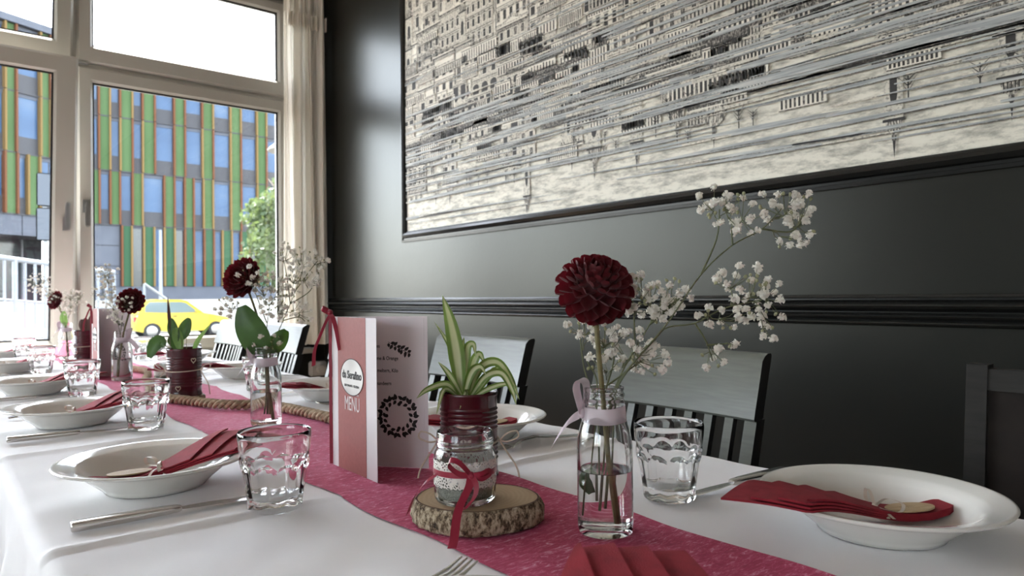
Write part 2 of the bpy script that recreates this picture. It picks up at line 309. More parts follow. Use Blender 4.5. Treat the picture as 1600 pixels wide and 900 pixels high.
# window wall: parapet, head, piers
ww = MB(); MODS = [(-4.24, -3.04), (-3.02, -1.82), (-1.80, -.60), (-.58, .605), (.605, 1.83)]
ww.box(XL, XW, YW, YW + .2, -.1, .655); ww.box(XL, XW, YW, YW + .2, 2.93, ZC)
ww.box(1.83, XW, YW, YW + .2, .655, 2.93); ww.box(XL, -4.24, YW, YW + .2, .655, 2.93)
struct('wall_window', ww, M_wall, 'dark wall around the tall windows')
# sill board
s_ = bevbox(-4.4, 1.93, 4.32, 4.44, .625, .66, .006); o = s_.build('trim_1', M_pvc); o['kind'] = 'structure'; o['label'] = 'pale window sill board behind the table'; o['category'] = 'trim'

def ring(x0, x1, z0, z1, wl_, wr, wb, wt, y0, y1):
    """rectangular frame of four mitred bars, bevelled towards the room"""
    g = MB(); b = .012
    O = [(x0, z0), (x1, z0), (x1, z1), (x0, z1)]; I = [(x0 + wl_, z0 + wb), (x1 - wr, z0 + wb), (x1 - wr, z1 - wt), (x0 + wl_, z1 - wt)]
    O2 = [(x0 + b, z0 + b), (x1 - b, z0 + b), (x1 - b, z1 - b), (x0 + b, z1 - b)]; I2 = [(x0 + wl_ - b, z0 + wb - b), (x1 - wr + b, z0 + wb - b), (x1 - wr + b, z1 - wt + b), (x0 + wl_ - b, z1 - wt + b)]
    R = [[(x, y1, z) for x, z in O], [(x, y0 + b, z) for x, z in O], [(x, y0, z) for x, z in O2], [(x, y0, z) for x, z in I2], [(x, y0 + b, z) for x, z in I], [(x, y1, z) for x, z in I]]
    vs = [p for r_ in R for p in r_]; fs = []
    for k in range(6):
        k2 = (k + 1) % 6
        for j in range(4): fs.append((k * 4 + j, k2 * 4 + j, k2 * 4 + (j + 1) % 4, k * 4 + (j + 1) % 4))
    g.add(vs, fs); return g
def handle_mb(upright):
    g = MB(); g.box(-.016, .016, -.012, 0, -.035, .035)
    g.tube([(0, -.01, 0), (0, -.045, 0)], .009, 8)
    h = 1 if upright else -1
    k = len(g.v); b = bevbox(-.011, .011, -.060, -.040, -.015, .115, .005); g.add(b.v, b.f)
    if not upright: g.v[k:] = [(x, y, -z) for x, y, z in g.v[k:]]; g.f[-len(b.f):] = [tuple(reversed(f)) for f in g.f[-len(b.f):]]
    return g
def sash(root, x0, x1, z0, z1, wl_, wr, wb, wt, tilt=0, handle=None, seal=True):
    """one opening light: frame with pane, gasket and handle as its pieces; hinge line at its bottom"""
    e = ring(x0, x1, 0, z1 - z0, wl_, wr, wb, wt, -.035, .035).build('sash', M_pvc, root, True, 30, loc=(0, YW + .06, z0)); e.rotation_euler = (tilt, 0, 0)
    gx0, gx1, gz0, gz1 = x0 + wl_, x1 - wr, wb, z1 - z0 - wt
    MB().box(gx0 - .01, gx1 + .01, -.003, .003, gz0 - .01, gz1 + .01).build('pane', M_pane, e, False)
    ring(gx0 - .004, gx1 + .004, gz0 - .004, gz1 + .004, .013, .013, .013, .013, -.016, -.005).build('gasket', M_gask, e, False)
    if handle: handle_mb(handle[0]).build('handle', M_alu, e, True, 40, loc=(handle[1], -.035, handle[2] - z0))
    return e
for k, (a, b) in enumerate(reversed(MODS)):
    r = T('window_%d' % (k + 1), ['tall cream window with closed sash beside the curtain', 'tall cream window with tilted sashes at the left edge', 'tall cream window further left along the wall', 'tall cream window far along the wall', 'tall cream window at the far end of the wall'][k], 'window', (0, 0, 0), kind='structure')
    f = MB(); y0, y1 = YW + .045, YW + .13
    for bx in ((a, a + .02 if k else a + .015, .655, 2.93), (b - .02, b, .655, 2.93), (a, b, .655, .695), (a, b, 2.90, 2.93), (a, b, 2.262, 2.302)): f.box(bx[0], bx[1], y0, y1, bx[2], bx[3])
    f.build('frame', M_pvc, r, False)
    if k == 0:
        sash(r, .620, 1.82, .685, 2.272, .076, .08, .078, .082, 0, (False, .66, 1.50)); sash(r, .620, 1.82, 2.292, 2.91, .076, .08, .098, .07)
        h = MB(); h.tube([(.612, YW + .018, 2.283), (.672, YW + .018, 2.283)], .006, 8); h.box(.612, .672, YW + .02, YW + .03, 2.277, 2.289); h.build('hinge', M_alu, r)
    elif k == 1:
        sash(r, -.57, .600, .690, 2.268, .08, .107, .085, .095, radians(7.6), (True, .555, 1.40)); sash(r, -.57, .600, 2.296, 2.91, .08, .085, .095, .07, radians(10))
    else:
        sash(r, a + .012, b - .012, .685, 2.272, .08, .08, .078, .082); sash(r, a + .012, b - .012, 2.292, 2.91, .08, .08, .095, .07)
# left-wall windows: unseen, added to let in fill light
for k, (y0, y1) in enumerate(((-3.1, -.9), (-.6, .7))):
    r = T('window_%d' % (6 + k), ['added fill window in the unseen left wall towards the back', 'added fill window in the unseen left wall beside the table'][k], 'window', (XL, 0, 0), kind='structure')
    f = MB()
    for a, b, c, d in ((y0, y0 + .08, .65, 2.95), (y1 - .08, y1, .65, 2.95), (y0, y1, .65, .73), (y0, y1, 2.87, 2.95), ((y0 + y1) / 2 - .05, (y0 + y1) / 2 + .05, .73, 2.87)): f.box(-.15, -.08, a, b, c, d)
    f.build('frame', M_pvc, r, False); MB().box(-.118, -.112, y0 + .05, y1 - .05, .7, 2.9).build('pane', M_pane, r, False)

# chair rail and picture moulding on the right wall: profiles extruded along Y
def prof_y(prof, y0, y1, x=XW):
    g = MB(); n = len(prof); vs = [(x - d, y0, z) for d, z in prof] + [(x - d, y1, z) for d, z in prof]
    g.add(vs, [(i, i + 1, n + i + 1, n + i) for i in range(n - 1)] + [tuple(range(n)), tuple(range(2 * n - 1, n - 1, -1))]); return g
def bead(z0, z1, d0, d1, n=6): return [(d0 + (d1 - d0) * sin(pi * i / n), z0 + (z1 - z0) * i / n) for i in range(n + 1)]
rail = [(0, .893)] + bead(.893, .909, .006, .014) + bead(.911, .929, .008, .020) + [(.008, .932)] + bead(.934, .962, .010, .034, 8) + [(.016, .964), (.016, .969), (.008, .972), (.004, .979), (0, .980)]
o = prof_y(rail, YB, YW - .002).build('trim_2', M_trim, None, True, 35); o['kind'] = 'structure'; o['category'] = 'trim'; o['label'] = 'charcoal moulded chair rail along the wall'
# picture moulding (frame of the mural): swept round a rectangle
MU_Y0, MU_Y1, MU_Z0, MU_Z1 = -.9, 3.32, 1.345, 2.86
pr = [(-.058, 0), (-.058, .010), (-.048, .012), (-.046, .007), (-.038, .008), (-.034, .019), (-.022, .026), (-.010, .020), (-.006, .010), (0, .008), (0, 0)]
g = MB(); R = []
for off, d in pr:
    R.append([(XW - d, MU_Y1 - off, MU_Z0 + off), (XW - d, MU_Y0 + off, MU_Z0 + off), (XW - d, MU_Y0 + off, MU_Z1 - off), (XW - d, MU_Y1 - off, MU_Z1 - off)])
vs = [p for r_ in R for p in r_]; fs = []
for k in range(len(R) - 1):
    for j in range(4): fs.append((k * 4 + j, k * 4 + (j + 1) % 4, (k + 1) * 4 + (j + 1) % 4, (k + 1) * 4 + j))
g.add(vs, fs); o = g.build('trim_3', M_trim, None, True, 35); o['kind'] = 'structure'; o['category'] = 'trim'; o['label'] = 'charcoal moulding framing the printed mural'

# ------------------------------------------------------------------ the mural: printed paper in the moulding, an engraved city above its reflection
random.seed(11)
M_paper = mat('cream_print_paper', (.70, .66, .57), .7); noise_col(M_paper, [(.36, (.30, .285, .245)), (.46, (.50, .475, .405)), (.54, (.70, .665, .57)), (.72, (.75, .715, .62))], 11, 9, .76, cs=(1, .9, 3.2)); bump(M_paper, 60, .03)
M_i0 = mat('print_black', (.035, .032, .03), .7); bump(M_i0, 60, .03)
M_i1 = mat('print_dark_grey', (.13, .12, .105), .7); noise_col(M_i1, [(.4, (.04, .037, .033)), (.52, (.12, .11, .098)), (.66, (.40, .37, .32))], 190, 2, cs=(1, 1, .6)); bump(M_i1, 60, .03)
M_i2 = mat('print_mid_grey', (.30, .28, .24), .7); noise_col(M_i2, [(.36, (.08, .075, .066)), (.46, (.28, .26, .225)), (.56, (.60, .56, .48))], 150, 3, cs=(1, 1, .5)); bump(M_i2, 60, .03)
M_i3 = mat('print_pale_grey', (.5, .47, .40), .7); noise_col(M_i3, [(.34, (.26, .245, .21)), (.50, (.60, .565, .485))], 120, 3); bump(M_i3, 60, .03)
M_i4 = mat('print_water_grey', (.36, .37, .36), .7); noise_col(M_i4, [(.35, (.27, .285, .285)), (.5, (.38, .395, .39)), (.66, (.52, .525, .50))], 30, 6, cs=(1, .25, 6)); bump(M_i4, 60, .03)
M_i5 = mat('print_cream', (.74, .70, .605), .7); bump(M_i5, 60, .03)
mural = T('mural', 'large framed engraving print of a city mirrored in streaked water', 'wall print', (XW - .0005, MU_Y1, MU_Z0))
MUW, MUH = MU_Y1 - MU_Y0, MU_Z1 - MU_Z0
MB().box(-.006, 0, -MUW, 0, 0, MUH).build('paper', M_paper, mural, False)
pm = MB(); lay = [0]
def q(u0, v0, u1, v1, c, l):
    u0, u1 = max(0, min(MUW, u0)), max(0, min(MUW, u1)); v0, v1 = max(0, min(MUH, v0)), max(0, min(MUH, v1))
    if u1 - u0 < .0004 or v1 - v0 < .0004: return
    pm.cur = c; x = -.0061 - l * .00012
    pm.add([(x, -u0, v0), (x, -u1, v0), (x, -u1, v1), (x, -u0, v1)], [(0, 3, 2, 1)])
def pg(pts, c, l):
    pts = [(max(0, min(MUW, u)), max(0, min(MUH, v))) for u, v in pts]; pm.cur = c; x = -.0061 - l * .00012
    pm.add([(x, -u, v) for u, v in pts], [tuple(range(len(pts)))])
def arch(uc, v0, w_, h_, c, l, s=1):
    pg([(uc - w_ / 2, v0), (uc + w_ / 2, v0), (uc + w_ / 2, v0 + s * h_ * .65)] + [(uc + w_ / 2 * cos(t * pi / 6), v0 + s * (h_ * .65 + h_ * .35 * sin(t * pi / 6))) for t in range(1, 6)] + [(uc - w_ / 2, v0 + s * h_ * .65)], c, l)
def dome(uc, v0, w_, h_, s, l):
    pg([(uc + w_ / 2 * cos(t * pi / 8), v0 + s * h_ * sin(t * pi / 8)) for t in range(9)], 2, l)
    for k in range(-2, 3): q(uc + k * w_ * .17 - .0012, min(v0, v0 + s * h_ * .8), uc + k * w_ * .17 + .0012, max(v0, v0 + s * h_ * .8), 0, l + 1)
    a, b = v0 + s * h_ * .95, v0 + s * h_ * 1.35; q(uc - .006, min(a, b), uc + .006, max(a, b), 1, l + 1); pg([(uc - .004, b), (uc + .004, b), (uc, b + s * .05)], 0, l + 2)
def building(u0, w_, vb, h_, s, l, tone):
    """s=+1 upright, -1 mirrored; vb base line"""
    Y = lambda t: vb + s * t
    def Q(a, t0, b, t1, c, l2): q(a, min(Y(t0), Y(t1)), b, max(Y(t0), Y(t1)), c, l2)
    Q(u0, 0, u0 + w_, h_, tone, l)
    if tone == 5: Q(u0, 0, u0 + .008, h_, 1, l + 1); Q(u0 + w_ - .004, 0, u0 + w_, h_, 2, l + 1)
    fl = random.choice((.072, .085, .095, .11)); nw = max(2, int(w_ / random.choice((.040, .050, .062)))); st = random.random()
    t = .012; k = 0
    while t + fl < h_ + .02:
        Q(u0, t - .006, u0 + w_, t - .002, 1, l + 2); Q(u0 - .004, t + fl - .016, u0 + w_ + .004, t + fl - .010, 2, l + 2)
        if random.random() < .3: Q(u0, t + fl - .028, u0 + w_, t + fl - .018, 2, l + 2)
        for j in range(nw):
            uc = u0 + w_ * (j + .5) / nw; ww_ = w_ / nw * .42; hh = fl * .50
            if k == 0 and st < .5: arch(uc, Y(t + .002), ww_ * 1.6, hh * 1.35, 0, l + 2, s)
            else:
                Q(uc - ww_ / 2 - .003, t + .010, uc + ww_ / 2 + .003, t + .016 + hh, 5 if tone != 5 else 3, l + 2)
                Q(uc - ww_ / 2, t + .014, uc + ww_ / 2, t + .014 + hh, random.choice((0, 0, 1)), l + 3)
                if st > .35 and k % 2 == 1: pg([(uc - ww_ * .9, Y(t + hh + .018)), (uc + ww_ * .9, Y(t + hh + .018)), (uc, Y(t + hh + .030))], 1, l + 3)
                else: Q(uc - ww_ * .8, t + hh + .018, uc + ww_ * .8, t + hh + .0215, 1, l + 3)
            if st > .6: Q(u0 + w_ * j / nw - .0018, t, u0 + w_ * j / nw + .0018, t + fl, 2, l + 2)
        t += fl; k += 1
    Q(u0 - .008, h_ - .004, u0 + w_ + .008, h_ + .006, 1, l + 4); Q(u0 - .005, h_ + .006, u0 + w_ + .005, h_ + .012, 5, l + 4)
    for j in range(int(w_ / .014)): Q(u0 + j * .014, h_ - .014, u0 + j * .014 + .006, h_ - .006, 0, l + 4)
    e = random.random()
    if e < .28: dome(u0 + w_ / 2, Y(h_ + .01), w_ * .55, w_ * .35, s, l + 3)
    elif e < .5: pg([(u0, Y(h_ + .01)), (u0 + w_, Y(h_ + .01)), (u0 + w_ / 2, Y(h_ + .01 + w_ * .22))], 2, l + 3); pg([(u0 + w_ * .2, Y(h_ + .016)), (u0 + w_ * .8, Y(h_ + .016)), (u0 + w_ / 2, Y(h_ + .004 + w_ * .16))], 5, l + 4)
    elif e < .75:
        for j in range(max(2, int(w_ / .05))):
            uc = u0 + .02 + j * .05; Q(uc - .004, h_ + .01, uc + .004, h_ + .035, 1, l + 3); Q(uc - .007, h_ + .032, uc + .007, h_ + .038, 0, l + 3)
    else:
        tw = min(.07, w_ * .4); uc = u0 + w_ * random.uniform(.3, .7); Q(uc - tw / 2, h_, uc + tw / 2, h_ + .16, 3, l + 3); arch(uc, Y(h_ + .05), tw * .4, .07, 0, l + 5, s); Q(uc - tw * .6, h_ + .16, uc + tw * .6, h_ + .168, 0, l + 4); dome(uc, Y(h_ + .168), tw * .9, tw * .8, s, l + 4)
# upright town rising behind (three rows, far to near), then the mirrored town
for row, (vb, hr, lay0, step) in enumerate((( .95, (.40, .62), 0, .30), (.74, (.26, .52), 10, .27), (.56, (.16, .34), 20, .22))):
    u = -.05
    while u < MUW:
        bw = random.uniform(.13, step); building(u, bw, vb + random.uniform(-.05, .05), random.uniform(*hr), 1, lay0, random.choice((5, 5, 3, 3, 2)) if row else random.choice((5, 3, 3))); u += bw + random.choice((0, .004, .02))
for row, (vb, hr, lay0, step) in enumerate(((.50, (.10, .27), 30, .2), (.66, (.12, .30), 40, .24))):
    u = -.08
    while u < MUW:
        bw = random.uniform(.09, step)
        if random.random() < .86: building(u, bw, vb + random.uniform(-.07, .05), random.uniform(*hr), -1, lay0, random.choice((5, 3, 2, 3)))
        u += bw + random.choice((0, .01, .05))
# arcades and colonnades crowded along the waterline
for k in range(230):
    u = random.uniform(-.05, MUW); v = random.gauss(.50, .16); nb = random.randint(5, 15); sp_ = random.uniform(.011, .020); h_ = random.uniform(.022, .060); bw = sp_ * random.uniform(.35, .6)
    if v < .2: continue
    q(u - .006, v - .004, u + nb * sp_ + .002, v + h_ + .010, random.choice((3, 5, 5)), 46); q(u - .008, v + h_ + .002, u + nb * sp_ + .004, v + h_ + .006, 1, 47); q(u - .008, v - .006, u + nb * sp_ + .004, v - .003, 1, 47)
    for j in range(nb): q(u + j * sp_, v, u + j * sp_ + bw, v + h_ * random.uniform(.85, 1), random.choice((0, 0, 1)), 48)
for k in range(34):
    u = random.uniform(-.05, MUW); v = random.gauss(.46, .12); w_ = random.uniform(.12, .45); q(u, v, u + w_, v + random.uniform(.012, .028), 1, 49); q(u, v - .004, u + w_, v, 0, 49)
# mirrored trees: little forks hanging down
for k in range(60):
    u = random.uniform(0, MUW); v = random.uniform(.17, .34); h_ = random.uniform(.04, .08)
    q(u - .002, v - h_, u + .002, v, 0, 50)
    for sg in (-1, 1):
        for j in range(3): a = v - h_ * (.2 + .22 * j); pg([(u, a - .002), (u, a + .003), (u + sg * h_ * (.5 - .1 * j), a + h_ * .45)], random.choice((0, 1)), 51)
# water streaks: many long thin tapered strokes, denser in the middle
for k in range(300):
    v = random.betavariate(2.0, 2.6) * .98 + .03; ln = random.uniform(.25, 1.5); u = random.uniform(-.4, MUW); th = random.uniform(.003, .0105) * (1 if v < .8 else .6); dv = random.uniform(-.012, .012)
    n = 7; P1 = []; P2 = []
    for i in range(n + 1):
        t = i / n; e = th * (sin(pi * min(1, .06 + t)) ** .5 if t < 1 else 0) * random.uniform(.6, 1.1); uu = u + ln * t; P1.append((uu, v + dv * t + e)); P2.append((uu, v + dv * t - e * .7))
    for i in range(n): 
        if P1[i + 1][0] > 0 and P1[i][0] < MUW: pg([P2[i], P2[i + 1], P1[i + 1], P1[i]], 4 if random.random() < .86 else 3, 56 + k % 5)
    if random.random() < .7: 
        for i in range(1, n - 1):
            if P2[i + 1][0] > 0 and P2[i][0] < MUW: pg([P2[i], P2[i + 1], (P2[i + 1][0], P2[i + 1][1] + .0022), (P2[i][0], P2[i][1] + .0016)], 1, 63)
pm.build('print', [M_i0, M_i1, M_i2, M_i3, M_i4, M_i5], mural, False)

# ------------------------------------------------------------------ curtain, wall box
def curtain_fn(u, v):
    x = 1.715 + .265 * u; z = .685 + 2.30 * v; ph = u * 2 * pi * 4.2
    amp = .020 + .012 * (1 - v); y = 4.285 + amp * sin(ph + .5 * sin(3 * v)) + .012 * sin(ph * 2.3 + 1) - .02 * u
    return (x + .012 * sin(ph * .5 + 2 * v) + .02 * (1 - v) ** 2 * (u - .2), y, z)
cu = T('curtain', 'beige pleated curtain hanging in the corner beside the window', 'curtain', (0, 0, 0))
MB().grid(curtain_fn, 110, 40).build('drape', M_curt, cu)
MB().grid(lambda u, v: (curtain_fn(u, .86)[0], 4.275 + .026 * sin(u * 2 * pi * 11) + .004 - .02 * u, 2.71 + .09 * v), 160, 3).build('pleat_tape', M_curt, cu)
MB().tube([(1.60, 4.28, 2.99), (2.03, 4.28, 2.99)], .012, 10).build('curtain_rod', M_alu, cu)
wb = T('wall_box', 'small pale square box with round knob low in the corner', 'socket', (1.968, YW, .515), pi / 2)
bevbox(-.05, 0, -.055, .055, -.045, .05, .008).build('housing', M_box, wb)
MB().lathe([(0, .022), (.024, .020), (.028, .012), (.030, 0), (0, 0)][::-1], 24).xf(Matrix.Translation((-.05, -.012, .0)) @ Matrix.Rotation(-pi / 2, 4, 'Y')).build('knob', M_box, wb)

# ================================================================== OUTDOORS (street level half a metre below the floor)
GZ = -.5
o = MB().grid(lambda u, v: (-120 + 300 * u, 4.75 + 130 * v, GZ), 2, 2).build('street_ground', M_asph, None, False); sset(o, 'grey asphalt street outside the window', 'street', kind='structure')
o = MB().box(-40, 60, 4.62, 12.5, GZ - .05, GZ + .04).build('pavement', M_pave, None, False); sset(o, 'pale paved footpath in front of the window', 'pavement', kind='structure')
o = MB().box(-60, 80, 33.5, 42.5, GZ - .05, GZ + .10).build('forecourt', M_pave, None, False); sset(o, 'pale paving before the green building', 'pavement', kind='structure')
FY = 42.0
bld = T('office_building', 'office building with green panels and orange fins across the street', 'building', (5.66, FY, GZ))
def facade_mod(root, M, x0, x1, z0, z1, what, pm_=None, seed=0):
    """one bay in local (x along facade, y outwards negative, z)"""
    rr = random.Random(int(x0 * 100 + z0 * 10))
    if what == 'g':
        MB().box(x0 + .09, x1 - .09, -.10, 0, z0 + .03, z1 - .03, M).build('green_panel', pm_ or M_green, root, False)
        MB().box(x0, x0 + .09, -.26, 0, z0 + .02, z1 - .02, M).build('fin', rr.choice((M_fin, M_fin, M_fin2)), root, False)
        MB().box(x1 - .09, x1, -.26, 0, z0 + .02, z1 - .02, M).build('fin', rr.choice((M_fin, M_fin2)), root, False)
    elif what == 'w':
        zs = z0 + (z1 - z0) * .28
        MB().box(x0, x1, -.03, 0, z0, zs, M).build('spandrel', M_fgrey, root, False)
        f = MB().box(x0, x1, -.05, 0, z1 - .22, z1 - .04, M).build('blind_box', M_stone, root, False)
        MB().box(x0 + .04, x1 - .04, -.02, .04, zs, z1 - .2, M).build('pane', M_fwin, root, False)
    elif what == 'lw':
        MB().box(x0 + .03, x1 - .03, -.02, .04, z0, z1 - .15, M).build('pane', M_fwin if rr.random() < .5 else M_dglass, root, False)
        MB().box(x0, x1, -.05, 0, z1 - .15, z1 - .03, M).build('blind_box', M_stone, root, False)
I4 = Matrix.Identity(4)
Z0, Z1, Z2, Z3, Z4 = 1.65 - GZ, 4.93 - GZ, 7.80 - GZ, 10.67 - GZ, 13.5 - GZ
ox = 5.66
def row(cols, z0, z1, ws='w', pmat=None, xa=None):
    prev = xa
    for a, b in cols:
        a -= ox + .06; b -= ox - .06
        if prev is not None and a - prev > .1: facade_mod(bld, I4, prev, a, z0, z1, ws)
        facade_mod(bld, I4, a, b, z0, z1, 'g', pmat); prev = b
C1 = [(6.86, 7.34), (7.85, 8.4), (8.93, 9.5), (10.52, 11.05), (12.01, 12.57), (13.58, 14.14), (15.12, 15.66), (16.78, 17.35), (18.5, 19.05), (20.2, 20.75), (21.9, 22.45)]
C2 = [(6.41, 6.84), (7.37, 7.79), (8.42, 8.87), (9.99, 10.48), (11.05, 11.49), (12.05, 12.54), (13.58, 14.14), (15.12, 15.66), (16.7, 17.25), (18.3, 18.85), (19.9, 20.4), (21.5, 22.0)]
C3 = [(7.91, 8.34), (8.96, 9.44), (9.99, 10.48), (11.05, 11.49), (12.08, 12.57), (13.08, 13.58), (14.14, 14.59), (15.12, 15.66), (16.6, 17.1), (17.9, 18.4), (19.3, 19.8), (20.8, 21.3)]
row(C1, Z3, Z4, xa=.15); row(C1, Z2, Z3, xa=.15); row(C2, Z1, Z2); row(C3, Z0, Z1, 'lw', M_green2)
for z in (Z1, Z2, Z3, Z4): MB().box(0, 18, -.12, .02, z - .035, z + .035).build('ledge', M_fgrey, bld, False)
MB().box(0, 18, .0, 12, 0, Z4 + .1).build('core', M_fgrey, bld, False)
MB().box(2.2, 18, -.06, .0, 0, Z0).build('plinth', M_stone, bld, False)
for zz in range(3):
    for xx, xw in ((.35, .55), (.92, 1.2)): MB().box(xx, xx + xw, -.05, 0, Z0 + .02 + zz * 1.09, Z0 + 1.07 + zz * 1.09).build('stone_panel', M_stone, bld, False)
MB().box(.0, .34, -.05, 0, .3, Z0 + 2.2).build('door_glass', M_dglass, bld, False)
for xx in range(4): MB().box(.35 + xx * .48, .35 + xx * .48 + .46, -.05, 0, 0, Z0).build('stone_panel', M_stone, bld, False)
# left wing, turned towards the street
AW = radians(25.6); WM = Matrix.Rotation(AW, 4, 'Z') @ Matrix.Scale(-1, 4, (1, 0, 0))
def wing(x0, x1, z0, z1, what, pm_=None): facade_mod(bld, WM, x0, x1, z0, z1, what, pm_)
for z0, z1 in ((10.98 - GZ, 14.2 - GZ), (8.05 - GZ, 10.98 - GZ)):
    x = .05; 
    for a, b, k in ((.05, 1.15, 'w'), (1.15, 1.72, 'g'), (1.72, 2.76, 'w'), (2.76, 3.34, 'g'), (3.34, 4.3, 'w'), (4.3, 4.9, 'g'), (4.9, 5.9, 'w'), (5.9, 6.5, 'g'), (6.5, 7.6, 'w')): wing(a, b, z0, z1, k)
for a, b, k in ((.05, .6, 'g'), (.6, 1.2, 'w'), (1.2, 1.68, 'w'), (1.68, 2.32, 'g'), (2.32, 2.72, 'w'), (2.72, 3.36, 'g'), (3.36, 4.0, 'w'), (4.0, 4.6, 'g'), (4.6, 5.4, 'w'), (5.4, 6.0, 'g'), (6, 7.6, 'w')): wing(a, b, 5.1 - GZ, 8.05 - GZ, k)
for z in (5.1, 8.05, 10.98): MB().box(0, 7.6, -.12, .02, z - GZ - .035, z - GZ + .035, WM).build('ledge', M_fgrey, bld, False)
MB().box(0, 7.6, -.3, .02, 14.2 - GZ, 14.55 - GZ, WM).build('parapet', M_stone, bld, False)
MB().box(0, 7.6, 0.0, 8, 4.1 - GZ, 14.5 - GZ, WM).build('core', M_fgrey, bld, False)
for k in range(6): MB().box(k * 1.25 + .02, k * 1.25 + 1.23, -.08, .02, 4.1 - GZ, 5.06 - GZ, WM).build('stone_panel', M_stone, bld, False)
MB().box(0, 7.6, 2.5, 2.6, 0, 4.1 - GZ, WM).build('entrance_glass', M_dglass, bld, False)
for k in range(3): MB().box(1.0 + 1.3 * k, 1.05 + 1.3 * k, 2.4, 2.52, 0, 4.1 - GZ, WM).build('glazing_bar', M_railm, bld, False)
# sign board on a post
sg = T('sign_board', 'pale grey two-part sign board seen through the left window', 'sign', (2.20, 20.6, GZ))
MB().box(-.04, .04, .02, .08, 0, 4.5).build('post', M_railm, sg, False)
bevbox(-.19, .19, -.03, .02, 2.95, 3.76, .025).build('lower_board', M_sign, sg); bevbox(-.18, .19, -.03, .02, 3.80, 4.62, .025).build('upper_board', M_sign, sg)
# railings, handrail, pole
rl = T('ramp_railing', 'white steel ramp railing with upright bars beyond the glass', 'railing', (0, 0, GZ))
def P_(x, y, z): return Vector((x, y, z - GZ))
ra, rb = P_(.55, 15.2, 1.80), P_(2.98, 16.6, 1.55); N_ = 15
MB().tube([ra, rb], .045, 8).build('top_rail', M_railm, rl); lo = Vector((0, 0, -1.55)); MB().tube([ra + lo, rb + lo], .03, 8).build('bottom_rail', M_railm, rl); lo2 = Vector((0, 0, -.75)); MB().tube([ra + lo2, rb + lo2], .02, 8).build('middle_rail', M_railm, rl)
for k in range(N_ + 1):
    p = ra.lerp(rb, k / N_); 
    if k % 4 == 0: MB().tube([p, Vector((p.x, p.y, 0))], .045, 8).build('post', M_railm, rl)
    else: MB().tube([p, p + lo], .026, 6).build('bar', M_railm, rl)
hr_ = T('stair_handrail', 'white sloping handrail on posts above the yellow car', 'railing', (0, 0, GZ))
a, b = P_(6.95, 32.5, 1.62), P_(8.35, 32.5, .55); MB().tube([a, b], .05, 8).build('rail', M_railm, hr_); MB().tube([a, (a.x, a.y, 0)], .05, 8).build('post', M_railm, hr_); MB().tube([b, (b.x, b.y, 0)], .05, 8).build('post', M_railm, hr_)
fp = T('street_pole', 'slim grey metal pole rising above the yellow car', 'pole', (8.05, 34.5, GZ)); MB().tube([(0, 0, 0), (0, 0, 4.6)], [.09, .06], 10).build('shaft', M_railm, fp); MB().lathe([(0, 0), (.2, 0), (.2, .05), (.1, .1), (0, .1)], 12).build('foot', M_railm, fp)
lw = T('low_wall', 'low white wall of panels behind the yellow car', 'wall', (0, 33.2, GZ))
for k in range(14): bevbox(-2 + k * 2.6, -2 + k * 2.6 + 2.56, -.1, .1, 0, 1.36, .02).build('wall_panel', M_lowwall, lw)
MB().box(-2, 34.4, -.13, .13, 1.36, 1.44).build('coping', M_lowwall, lw, False)
# street lamp with dome hood
la = T('street_lamp', 'white dome street lamp hood beside the tree top', 'lamp', (8.55, 20.5, GZ)); MB().tube([(0, 0, 0), (0, 0, 6.0)], .06, 10).build('post', M_railm, la)
MB().lathe([(0, 5.90), (.78, 5.90), (.80, 5.94), (.6, 6.10), (.3, 6.20), (0, 6.24)], 28).build('hood', M_lowwall, la)
# car
car = T('car', 'small yellow hatchback parked outside the window', 'car', (7.50, 29.3, GZ))
def car_side(prof, ys, m_, name):
    g = MB(); n = len(prof); vs = []
    for y, ins in ys:
        cx = sum(p[0] for p in prof) / n
        vs += [(cx + (x - cx) * (1 - ins), y, z) for x, z in prof]
    fs = []
    for k in range(len(ys) - 1): fs += [(k * n + i, k * n + (i + 1) % n, (k + 1) * n + (i + 1) % n, (k + 1) * n + i) for i in range(n)]
    fs += [tuple(range(n - 1, -1, -1)), tuple(range((len(ys) - 1) * n, len(ys) * n))]
    g.add(vs, fs); return g.build(name, m_, car, True, 35)
def arc(cx, cz, r, a0, a1, n=8): return [(cx + r * cos(radians(a0 + (a1 - a0) * i / n)), cz + r * sin(radians(a0 + (a1 - a0) * i / n))) for i in range(n + 1)]
bp_ = [(-1.66, .30), (-1.45, .24)] + arc(-1.14, .27, .31, 180, 0)[1:] + [(-.6, .24), (.75, .24)] + arc(1.16, .27, .31, 180, 0)[0:] + [(1.55, .26), (1.68, .34), (1.70, .62), (1.55, .74), (1.0, .86), (.62, .93), (-1.3, .93), (-1.62, .88), (-1.70, .62)]
car_side(bp_, [(-.74, .012), (-.70, 0), (.70, 0), (.74, .012)], M_yel, 'body')
cab = [(-1.60, .90), (.72, .90), (.12, 1.38), (-.05, 1.435), (-.9, 1.46), (-1.32, 1.40), (-1.42, 1.3)]
g = MB(); n = len(cab); vs = []
for y in (-1, 1): vs += [(x, y * (.70 - .16 * (z - .9) / .55), z) for x, z in cab]
g.add(vs, [tuple(range(n)), tuple(range(2 * n - 1, n - 1, -1))] + [(i, n + i, n + (i + 1) % n, (i + 1) % n) for i in range(n)]); g.build('cabin', M_yel, car, True, 30)
M_cwin = mat('car_window', (.10, .125, .125), .08); bump(M_cwin, 2, .02)
